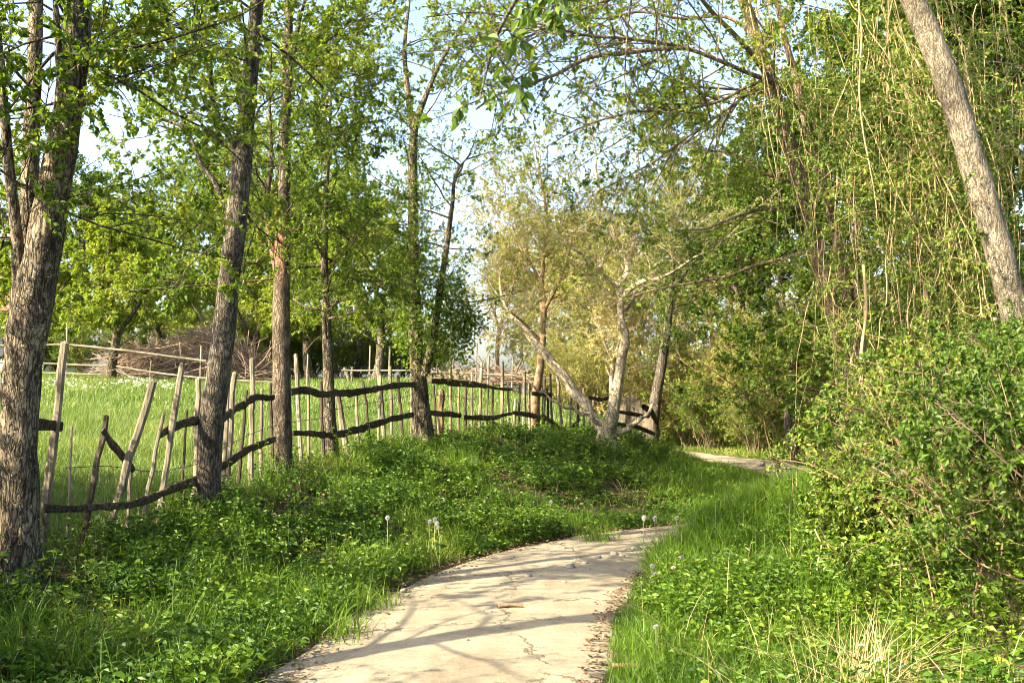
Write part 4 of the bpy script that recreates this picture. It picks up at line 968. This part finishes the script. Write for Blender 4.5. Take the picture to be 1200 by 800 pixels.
# ------------------------------------------------------------------ vines
rv = np.random.default_rng(17)
mb = MB(); lf = MB()
def vine(p, q, sag, r, K=12, wob=.06):
    t = np.linspace(0, 1, K)[:, None]
    P = p + (q - p) * t + np.array([0, 0, -1]) * (sag * 4 * t * (1 - t))
    w = np.cumsum(rv.normal(size=(K, 3)) * wob, axis=0) * np.sin(np.pi * t)
    return P + w
VV = []
for k in range(190):
    px = rv.uniform(840, 1185); py = rv.uniform(-110, 260); dd = rv.uniform(11.2, 13.8)
    if px < 985 and (py > -10 + (px - 840) * .35): continue
    px2 = px + rv.normal(60, 55) * (1 if px < 1090 else .35); py2 = min(py + rv.uniform(140, 380), 500)
    VV.append(vine(pix(px, py, dd), pix(px2, py2, dd + rv.normal() * .4 - .2), rv.uniform(-.25, .3), 0, wob=.03))
for k in range(95):
    px = rv.uniform(950, 1180); py = rv.uniform(40, 380); dd = rv.uniform(11, 13.4)
    VV.append(vine(pix(px, py, dd), pix(px + rv.normal(0, 22), min(540, py + rv.uniform(80, 300)), dd + rv.normal() * .3), 0, 0, wob=.028))
for k in range(80):   # tangles
    px = rv.uniform(960, 1180); py = rv.uniform(0, 440); dd = rv.uniform(11, 13.4)
    VV.append(vine(pix(px, py, dd), pix(px + rv.normal(0, 80), py + rv.normal(40, 60), dd + rv.normal() * .4), rv.uniform(.05, .4), 0, wob=.09))
VV = np.array(VV); rr = np.clip(rv.lognormal(-5.5, .6, len(VV)), .0022, .02)
mb.add(*tubes(VV, rr[:, None] * np.linspace(1, .6, 12)[None], 5))
tw, tl = children(VV, 9, 0.05, (30, 90), np.full(len(VV), .5), 5, rv, up=0.0)
mb.add(*tubes(tw, np.linspace(.0022, .001, 5)[None] * np.ones((len(tw), 1)), 3))
twig_leaves(lf, tw, 22, .05, rv, droop=.3, tshift=.06)
vroot = empty("climbing_vines", (6, 12, 1.8)); tag(vroot, "tangled curtain of dry tan vines with small leaves hanging before the wood", "vines", kind="stuff")
obj("stems", mb.mesh("stems", True, vroot.location), VINE_MAT, vroot)
obj("leaves", lf.mesh("leaves", False, vroot.location), LF_BRAM, vroot)
# separate loose hanging vines left of the curtain
for px, y0, y1, lb in ((842, 170, 250, "short loose vine dangling in the gap, hung from the lowest long bough"), (896, 150, 280, "thin dry vine dangling close to the twin stems"), (912, 170, 275, "longest loose vine dangling just in front of the twin stems")):
    dd = 12.2; P = vine(pix(px, y0 - 70, dd), pix(px + 14, y1, dd), 0, 0, wob=.03)
    m2 = MB(); trunk_tube(m2, P, np.linspace(.009, .006, 12), ns=6, rough=.1, step=.05)
    o = obj("hanging_vine", m2.mesh("hanging_vine", True, P[0]), VINE_MAT); o.location = P[0]; tag(o, lb, "vine")

# pale bare stems in the bank, each of its own
for pts, dd, w, lb in (([(1007, 522), (1011, 470), (1009, 420), (1015, 360), (1012, 310)], 11.0, 4.5, "pale bare upright stem rising out of the bank below the vine curtain"),
                       ([(1178, 470), (1172, 415), (1166, 372)], 9.6, 7, "short pale stake standing beside the leaning grey trunk"),
                       ([(958, 690), (958, 660), (963, 640), (955, 620)], 7.4, 3, "short dry forked stalk in the verge below the brambles")):
    P = np.array([pix(a, b_, dd) for a, b_ in pts]); 
    P = np.vstack([[P[0, 0], P[0, 1], min(P[0, 2] - .05, g1(P[0, 0], P[0, 1]) - .1)], P])
    m2 = MB(); trunk_tube(m2, P, np.linspace(w, w * .75, len(P)) * dd / FPX / 2, ns=8, rough=.1, step=.04)
    nm = "stake" if "stake" in lb else "dry_stalk"
    nm = "wooden_stake" if nm == "stake" else nm
    o = obj(nm, m2.mesh(nm, True, P[0]), STAKE_PALE if "stake" in lb else VINE_MAT); o.location = P[0]; tag(o, lb, "stake" if "stake" in lb else "stalk")

# ------------------------------------------------------------------ grass
def in_view(x, y, m=2.0):
    return (np.abs(x) < y * 0.54 + m)
def blades(mb, X, Y, h, w, rng, lean=.35, tsh=0.0, K=4, tspread=.3, clump=.6, dirn=None):
    n = len(X); Z = G(X, Y) - .02
    P0 = np.column_stack([X, Y, Z])
    az = rng.uniform(0, 6.283, n); D = np.column_stack([np.cos(az), np.sin(az), np.zeros(n)])
    if dirn is not None: D = norm(D + np.asarray(dirn))
    ln = np.abs(rng.normal(lean, lean * .6, n))[:, None]
    fa = rng.uniform(0, 6.283, n); S_ = np.column_stack([np.cos(fa), np.sin(fa), np.zeros(n)])
    h = h * rng.uniform(.45, 1.2, n); h = h[:, None]; w = (w * rng.uniform(.6, 1.2, n))[:, None]
    vs_ = []
    for k in range(K):
        t = k / (K - 1)
        c = P0 + D * (h * ln * t**2) + np.array([0, 0, 1]) * (h * t * (1 - .35 * np.minimum(ln, 1.2) * t))
        if k < K - 1:
            ww = w * (1 - .55 * t) * .5
            vs_ += [c - S_ * ww, c + S_ * ww]
        else: vs_.append(c)
    nv = 2 * (K - 1) + 1
    V = np.stack(vs_, 1).reshape(-1, 3); i = np.arange(n)[:, None] * nv
    tn = np.clip(.5 + rng.uniform(-1, 1, n) * tspread + (vnoise(P0 * 1.3) - .5) * clump * .7 + (vnoise(P0 * .33 + 4) - .5) * clump * .8 + tsh, 0, 1)
    for k in range(K - 2):
        mb.add(V if k == 0 else np.zeros((0, 3)), (i + np.array([[2 * k, 2 * k + 1, 2 * k + 3, 2 * k + 2]])) - (0 if k == 0 else 0), tn) if k == 0 else mb_faces(mb, i + np.array([[2 * k, 2 * k + 1, 2 * k + 3, 2 * k + 2]]), tn, len(V))
    mb_faces(mb, i + np.array([[2 * (K - 2), 2 * (K - 2) + 1, 2 * (K - 1)]]), tn, len(V))
def mb_faces(mb, F, tn, nV):
    k = F.shape[1]; mb.f.setdefault(k, []).append(F + mb.n - nV); mb.t.setdefault(k, []).append(tn.astype(np.float32))

def pts_in(x0, x1, y0, y1, n, rng, cond):
    X = rng.uniform(x0, x1, n); Y = rng.uniform(y0, y1, n)
    k = in_view(X, Y) & cond(X, Y)
    return X[k], Y[k]
FX = np.array([pxX(p, q) for p, q in _fd]); FY = _fd[:, 1]
def fence_x(y): return np.interp(y, FY, FX)        # the meadow lies left of this line
def meadow(x, y): return (y > 8) & ((x < fence_x(y) - .05) | (y > 22.6)) & (x < 3.2 - 0) & ((y < 22.6) | (x < 2.2))
rgz = np.random.default_rng(5)
def off_path(m_=0.0, lo=0.0):
    def f(x, y):
        d_, s_ = path_sd(x, y); e = 1.06 + .16 * (vnoise(np.column_stack([x * 1.6, y * 1.6, x * 0])) - .5)
        return d_ > e + m_
    return f
gb = MB()
# right verge: long lush grass
def verge(x, y):
    d_, s_ = path_sd(x, y); return (s_ > 0) & (d_ > 1.08) & (d_ < 1.08 + 1.9) & (y < 34)
X, Y = pts_in(.2, 4.5, 3.2, 13.5, 125000, rgz, verge)
d_, s_ = path_sd(X, Y); k = rgz.uniform(size=len(X)) < np.clip(1.25 - (d_ - 1.08) * .45, .2, 1); X, Y, d_ = X[k], Y[k], d_[k]
blades(gb, X, Y, .31 * np.clip(.35 + (d_ - 1.05) * 2.2, .35, 1.15) * (0.35 + 1.2 * vnoise(np.column_stack([X * 2, Y * 2, X * 0]))), .0065, rgz, lean=.6, tsh=-.08, clump=.9)
# left bank: patchy grass
def bank(x, y):
    d_, s_ = path_sd(x, y); return (s_ < 0) & (d_ > 1.1) & ~meadow(x, y) & (y < 34)
X, Y = pts_in(-7, 5.5, 3.2, 24, 330000, rgz, bank)
pn_ = vnoise(np.column_stack([X * .9, Y * .9, X * 0])); d_, s_ = path_sd(X, Y)
k = rgz.uniform(size=len(X)) < np.clip((pn_ - .48) * 2.4, 0, .6) + np.where(Y > 8.5, np.clip(1.0 - (d_ - 1.1) * 1.0, 0, 1), .55 * np.clip(1.0 - (d_ - 1.1) * 2.2, 0, 1)) + .03; X, Y, d_ = X[k], Y[k], d_[k]
blades(gb, X, Y, .30 * np.clip(.4 + (d_ - 1.1) * 2.0, .4, 1) * (.5 + .9 * vnoise(np.column_stack([X * 1.7, Y * 1.7, X * 0 + 3]))), .0075, rgz, lean=.55, tsh=-.06)
# far verges
def far_v(x, y):
    d_, s_ = path_sd(x, y); return (d_ > 1.1) & (d_ < 4.0) & (x > 2.2)
X, Y = pts_in(1.3, 3.2, 8.9, 12.3, 20000, rgz, verge); blades(gb, X, Y, .44, .008, rgz, lean=.5, tsh=.05)
X, Y = pts_in(2.2, 10, 13.5, 38, 60000, rgz, far_v); d_, s_ = path_sd(X, Y); blades(gb, X, Y, np.where(d_ < 2.4, .2, .28), .014, rgz, lean=.5, tsh=.12)
gro = obj("grass", gb.mesh("grass"), GR_MAT); tag(gro, "long green grass on the banks and verges of the path", "grass", kind="stuff")
# meadow
md = MB()
X, Y = pts_in(-14, 3.2, 8, 20, 190000, rgz, meadow); blades(md, X, Y, .2, .010, rgz, lean=.4, tsh=.0, clump=.7)
X, Y = pts_in(-22, 3.2, 20, 38, 150000, rgz, meadow); blades(md, X, Y, .18, .02, rgz, lean=.4, tsh=.0, clump=.7)
tag(obj("meadow_grass", md.mesh("meadow_grass"), GR_MEAD), "bright sunlit grass covering the meadow behind the rail fence", "grass", kind="stuff")
# tufts
tf = MB()
for px, py, n, h in ((372, 700, 260, .42), (235, 790, 240, .38), (395, 720, 160, .35), (305, 745, 120, .3), (430, 690, 200, .3), (180, 640, 120, .4), (700, 620, 200, .28), (120, 780, 120, .35)):
    dd = 1.6 * FPX / (py - 470); dd = min(dd, 13); x0 = pxX(px, dd)
    blades(tf, x0 + rgz.normal(size=n) * .13, dd + rgz.normal(size=n) * .13, h, .010, rgz, lean=.6, tsh=.15)
tag(obj("grass_tufts", tf.mesh("grass_tufts"), GR_MAT), "taller tufts of grass standing along the path edge", "grass", kind="stuff")
# dry straw tuft
dt = MB(); n = 420; cx, cy = 1.72, 5.05
blades(dt, cx + rgz.normal(size=n) * .17, cy + rgz.normal(size=n) * .15, .6, .0048, rgz, lean=.9, K=6, dirn=(.7, -.1, 0))
o = obj("dry_grass_tuft", dt.mesh("dry_grass_tuft", False, (cx, cy, g1(cx, cy))), DRY_MAT); o.location = (cx, cy, g1(cx, cy)); tag(o, "tuft of dry straw coloured grass arching over in the verge", "grass tuft")
# scattered dry stalks
ds = MB(); X, Y = pts_in(.9, 4.6, 4, 12, 1500, rgz, verge); X, Y = X[:260], Y[:260]; blades(ds, X, Y, .55, .005, rgz, lean=.5, K=5)
X, Y = pts_in(-6, 2, 4, 19, 900, rgz, bank); X, Y = X[:260], Y[:260]; blades(ds, X, Y, .4, .005, rgz, lean=.6, K=5)
tag(obj("dry_stalks", ds.mesh("dry_stalks"), DRY_MAT), "scattered thin dry stalks sticking out of the grass", "stalks", kind="stuff")

# ------------------------------------------------------------------ herbs / undergrowth
hb = MB(); hs_ = MB()
def herbs(n, x0, x1, y0, y1, cond, h, size, nl, rng, tsh=0, dens=None):
    X, Y = pts_in(x0, x1, y0, y1, n, rng, cond)
    if dens is not None:
        k = rng.uniform(size=len(X)) < dens(X, Y); X, Y = X[k], Y[k]
    n = len(X); Z = G(X, Y); h = np.where((Y > 14) & (path_sd(X, Y)[0] < 3.0), h * .3, h); hh = h * rng.uniform(.35, 1.15, n) * (.4 + 1.1 * vnoise(np.column_stack([X * 1.2, Y * 1.2, X * 0 + 8])))
    D = norm(np.column_stack([rng.normal(size=(n, 2)) * .35, np.ones(n)]))
    P = walk(np.column_stack([X, Y, Z - .02]), D, hh, 4, rng, .12)
    hs_.add(*tubes(P, np.linspace(.004, .002, 4)[None] * np.ones((n, 1)), 3, np.full(n, .3)))
    twig = P
    t = rng.uniform(.35, 1, (n, nl)); x = t * 3; i = np.clip(x.astype(int), 0, 2); f = (x - i)[..., None]; ix = np.arange(n)[:, None]
    p = (P[ix, i] * (1 - f) + P[ix, i + 1] * f).reshape(-1, 3)
    az = rng.uniform(0, 6.283, len(p)); LD = np.column_stack([np.cos(az), np.sin(az), rng.uniform(-.45, .45, len(p))])
    p = p + LD * (rng.uniform(0, .5, len(p)) * size)[:, None]
    leaf_batch(hb, p, LD, size, rng, width=.55, upb=1.3, tshift=tsh, clumpf=1.6, curl=.15, ovate=y1 < 13.6)
rh = np.random.default_rng(6)
def dens_bank(x, y):
    pn_ = vnoise(np.column_stack([x * .9, y * .9, x * 0])); return np.clip(1.25 - (pn_ - .40) * 2.2, .08, 1) * np.clip(.15 + (vnoise(np.column_stack([x * 1.1 + 9, y * 1.1, x * 0])) - .34) * 5, .06, 1)
herbs(26000, -7, 5, 3.3, 13, bank, .32, .058, 14, rh, dens=dens_bank, tsh=-.14)  # leaf tone lowered to stand in for shade on the near bank
herbs(15000, -5, 5.5, 13, 24, bank, .34, .07, 12, rh, tsh=-.1, dens=dens_bank)  # middle bank shade likewise put into a darker leaf tone
herbs(16000, .9, 5.5, 3.3, 13.5, lambda x, y: verge(x, y) & (path_sd(x, y)[0] > 1.35), .34, .05, 13, rh, tsh=-.12, dens=lambda x, y: np.clip((vnoise(np.column_stack([x * 1.3, y * 1.3, x * 0 + 4])) - .32) * 3.5 + (path_sd(x, y)[0] - 1.9) * .6, .05, 1))
herbs(9000, 2.5, 9, 3.5, 16, lambda x, y: (path_sd(x, y)[1] > 0) & (path_sd(x, y)[0] > 2.4), .4, .06, 11, rh)
herbs(6000, 3, 11, 13, 32, far_v, .35, .08, 11, rh, tsh=.1)
herbs(900, -6, 4.5, 3.5, 17, bank, .22, .12, 7, rh, tsh=.05)
herbs(500, .9, 5, 3.5, 13, lambda x, y: verge(x, y) & (path_sd(x, y)[0] > 1.4), .22, .11, 7, rh, tsh=.1)
herbs(2500, -6, 4.5, 3.5, 20, bank, .5, .045, 16, rh, tsh=.12)
tag(obj("undergrowth", hb.mesh("undergrowth"), LF_HERB), "low leafy herbs and nettles covering the bank and verge", "undergrowth", kind="stuff")
tag(obj("undergrowth_stems", hs_.mesh("undergrowth_stems"), LF_HERB), "thin green stems of the low herbs on the bank", "undergrowth", kind="stuff")

# meadow flowers
mf = MB(); n = 420; X = rh.uniform(-13.5, -8.2, n); Y = 24.2 + (X + 11) * .15 + rh.normal(size=n) * .55; Z = G(X, Y) + rh.uniform(.2, .34, n)
k = vnoise(np.column_stack([X * 2, Y * 2, X * 0])) > .42; X, Y, Z = X[k], Y[k], Z[k]
for a in range(3): leaf_batch(mf, np.column_stack([X, Y, Z]), np.column_stack([rh.normal(size=(len(X), 2)), np.full(len(X), .3)]), .035, rh, width=.9)
tag(obj("meadow_flowers", mf.mesh("meadow_flowers"), PETAL_MAT), "drift of small white flowers across the meadow grass", "flowers", kind="stuff")

# leaf litter along the path edges and on the bare bank
lt = MB()
t = rh.integers(60, 330, 16000); sd = np.where(rh.uniform(size=16000) < .72, -1, 1); o_ = 1.0 + rh.normal(size=16000) * np.where(sd < 0, .2, .05) + np.where(sd < 0, .08, 0)
X = PCL[t, 0] + PN[t, 0] * sd * o_; Y = PCL[t, 1] + PN[t, 1] * sd * o_
leaf_batch(lt, np.column_stack([X, Y, G(X, Y) + .028 + rh.uniform(0, .015, 16000)]), np.column_stack([rh.normal(size=(16000, 2)), rh.normal(size=16000) * .15]), .04, rh, upb=2.5)
X, Y = pts_in(-4, 3, 8, 20, 16000, rh, bank); 
leaf_batch(lt, np.column_stack([X, Y, G(X, Y) + .02]), np.column_stack([rh.normal(size=(len(X), 2)), np.zeros(len(X))]), .06, rh, upb=2.0)
tag(obj("leaf_litter", lt.mesh("leaf_litter"), LITTER_MAT), "brown dead leaves gathered along the edges of the path", "leaf litter", kind="stuff")
# grit on the path
def rock(r, rng, ns=(7, 5)):
    u_, v_ = ns; V = []
    for j in range(1, v_):
        th = math.pi * j / v_
        for i in range(u_):
            ph = 2 * math.pi * i / u_; V.append((math.sin(th) * math.cos(ph), math.sin(th) * math.sin(ph), math.cos(th) * .62))
    V = [(0, 0, .62)] + V + [(0, 0, -.62)]; V = np.array(V) * r * rng.uniform(.72, 1.2, (len(V), 1)) * np.array([1, rng.uniform(.65, 1), 1])
    T = [[0, 1 + i, 1 + (i + 1) % u_] for i in range(u_)]; Q = []
    for j in range(v_ - 2):
        b0 = 1 + j * u_
        Q += [[b0 + i, b0 + u_ + i, b0 + u_ + (i + 1) % u_, b0 + (i + 1) % u_] for i in range(u_)]
    b0 = 1 + (v_ - 2) * u_; T += [[b0 + i, len(V) - 1, b0 + (i + 1) % u_] for i in range(u_)]
    return V, np.array(T), np.array(Q)
gr = MB(); t = rh.integers(60, 330, 2600); o_ = np.clip(rh.normal(size=2600) * .6, -1.02, 1.02)
o_ = np.where(rh.uniform(size=2600) < .55, np.sign(o_) * rh.uniform(.85, 1.08, 2600), o_)
rk = [rock(1, rh, (5, 3)) for _ in range(6)]
for i in range(2600):
    V, T, Q = rk[i % 6]; x = PCL[t[i], 0] + PN[t[i], 0] * o_[i]; y = PCL[t[i], 1] + PN[t[i], 1] * o_[i]
    s = min(.02, rh.lognormal(-5.3, .5)); z = .028 + .03 * (1 - min(1, o_[i]**2)) - .012 + float(zpath(y))
    a = rh.uniform(0, 6.28); Rm = np.array([[math.cos(a), -math.sin(a), 0], [math.sin(a), math.cos(a), 0], [0, 0, 1]])
    n0 = gr.n; gr.add(V * s @ Rm.T + (x, y, z), T); gr.f.setdefault(4, []).append(Q + n0); gr.t.setdefault(4, []).append(np.full(len(Q), .5, np.float32))
tag(obj("gravel", gr.mesh("gravel"), STONE_MAT), "loose grit and small gravel scattered over the path", "gravel", kind="stuff")
# stones
def put_stone(x, y, r, label, group, dz=.02):
    V, T, Q = rock(r, rh, (9, 6)); m2 = MB(); m2.add(V, T); m2.f.setdefault(4, []).append(Q); m2.t.setdefault(4, []).append(np.full(len(Q), .5, np.float32))
    o = obj("stone", m2.mesh("stone", True), STONE_MAT); o.location = (x, y, g1(x, y) + dz + r * .25); o.rotation_euler = (0, 0, rh.uniform(0, 6)); tag(o, label, "stone", group)
for px, py, r in ((668, 661, .055), (685, 656, .04), (618, 671, .045), (660, 677, .03), (700, 650, .05), (718, 646, .055), (735, 642, .05), (727, 648, .04), (745, 640, .06), (650, 659, .03), (690, 662, .025), (475, 687, .04), (640, 667, .025)):
    dd = 1.70 * FPX / (py - 470); put_stone(pxX(px, dd), dd, r, "small pale stone lying loose on the path near the bend", "loose stones on the path near the bend", .03)
for px, py in ((903, 556), (918, 558), (930, 556), (938, 561), (950, 563), (962, 564), (972, 566), (890, 553), (925, 566), (945, 569), (908, 566)):
    dd = 20.4 + (960 - px) * .03; put_stone(pxX(px, dd), dd, rh.uniform(.07, .13), "pale grey rock in the row edging the far stretch of path", "rocks edging the far stretch of path", .05)
# bits of wood on the path
for px, py, a, L_ in ((583, 707, .2, .22), (715, 775, -.3, .3)):
    dd = 1.7 * FPX / (py - 470); x = pxX(px, dd); m2 = MB(); trunk_tube(m2, np.array([(0, 0, 0), (L_ * .5, .02, .01), (L_, 0, 0)]), np.array([.016, .018, .012]), ns=7, rough=.15, step=.03)
    o = obj("twig", m2.mesh("twig", True), BK_TAN); o.location = (x, dd, g1(x, dd) + .05); o.rotation_euler = (0, 0, a); tag(o, "short brown stick lying " + ("out on the middle of the path" if px < 600 else "at the grassy edge of the path"), "stick")

# ------------------------------------------------------------------ dandelion clocks
def clock(h):
    root = empty("dandelion_clock", (0, 0, 0)); tag(root, "x", "dandelion")
    m2 = MB(); trunk_tube(m2, np.array([(0, 0, -.05), (.03, .01, h * .5), (0, 0, h)]), np.array([.0028, .0026, .0024]), ns=6, rough=.02, step=.06)
    obj("stem", m2.mesh("stem", True), plain("dandelion_stem", (.30, .30, .12)), root)
    m3 = MB(); D = norm(rh.normal(size=(220, 3))); leaf_batch(m3, np.array([0, 0, h + .012]) + D * .004, D, .021, rh, width=.42, fold=.5)
    leaf_batch(m3, np.array([0, 0, h + .012]) + D * .0125, norm(np.cross(D, rh.normal(size=D.shape))), .010, rh, width=1.0)
    obj("seed_head", m3.mesh("seed_head"), CLOCK_MAT, root)
    return root
ck = clock(.42); first = True
DL = [("in the loose cluster on the leafy bank between fence and path", "dandelion clocks on the leafy bank", [(453, 607), (497, 610), (508, 612), (517, 608), (514, 618)], 10.4),
      ("single on the grassy slope below the fence corner", None, [(643, 587)], 13.0),
      ("in the grass edging the bend, beyond the lush verge tip", "dandelion clocks at the verge tip", [(774, 606), (795, 607), (757, 606)], 10.2),
      ("low in the lush verge grass beside the path", "dandelion clocks in the verge grass", [(766, 662), (772, 671), (797, 651), (794, 664)], 8.6),
      ("alone and large near the foot of the verge", None, [(776, 734)], 6.4),
      ("half hidden among herbs beside the dry straw tuft", None, [(1013, 756)], 5.6)]
for lb, gp, pts, dd in DL:
    for px, py in pts:
        p = pix(px, py, dd + rh.uniform(-.25, .25)); gz = g1(p[0], p[1]); s = max(.35, (p[2] - gz) / .432)
        sc = (max(.9, s * .4 + .55),) * 2 + (s,)
        lab = "white dandelion clock " + lb
        if first: ck.location = (p[0], p[1], gz); ck.scale = sc; ck["label"] = lab; first = False; o = ck
        else: o = copy_tree(ck, (p[0], p[1], gz), rh.uniform(0, 6), sc, lab)
        o.rotation_euler = (rh.uniform(-.14, .14), rh.uniform(-.14, .14), rh.uniform(0, 6))
        if gp: o["group"] = gp
        elif "group" in o: del o["group"]
# two yellow flowers
for px, py, lb in ((1020, 708, "small yellow flower in the herbs above the dry straw tuft, lower of two"), (1037, 689, "small yellow flower in the herbs above the dry straw tuft, upper of two")):
    p = pix(px, py, 6.6); gz = g1(p[0], p[1]); h = max(.12, p[2] - gz); root = empty("yellow_flower", (p[0], p[1], gz)); tag(root, lb, "flower")
    m2 = MB(); trunk_tube(m2, np.array([(0, 0, -.03), (.005, 0, h * .5), (0, 0, h)]), np.full(3, .0022), ns=5, rough=.02, step=.05); obj("stem", m2.mesh("stem", True), LF_HERB, root)
    m3 = MB(); a = np.arange(16) / 16 * 6.283; D = np.column_stack([np.cos(a), np.sin(a), np.full(16, .35)]); leaf_batch(m3, np.repeat([[0, 0, h]], 16, 0), D, .026, rh, width=.5); obj("petals", m3.mesh("petals"), YEL_MAT, root)
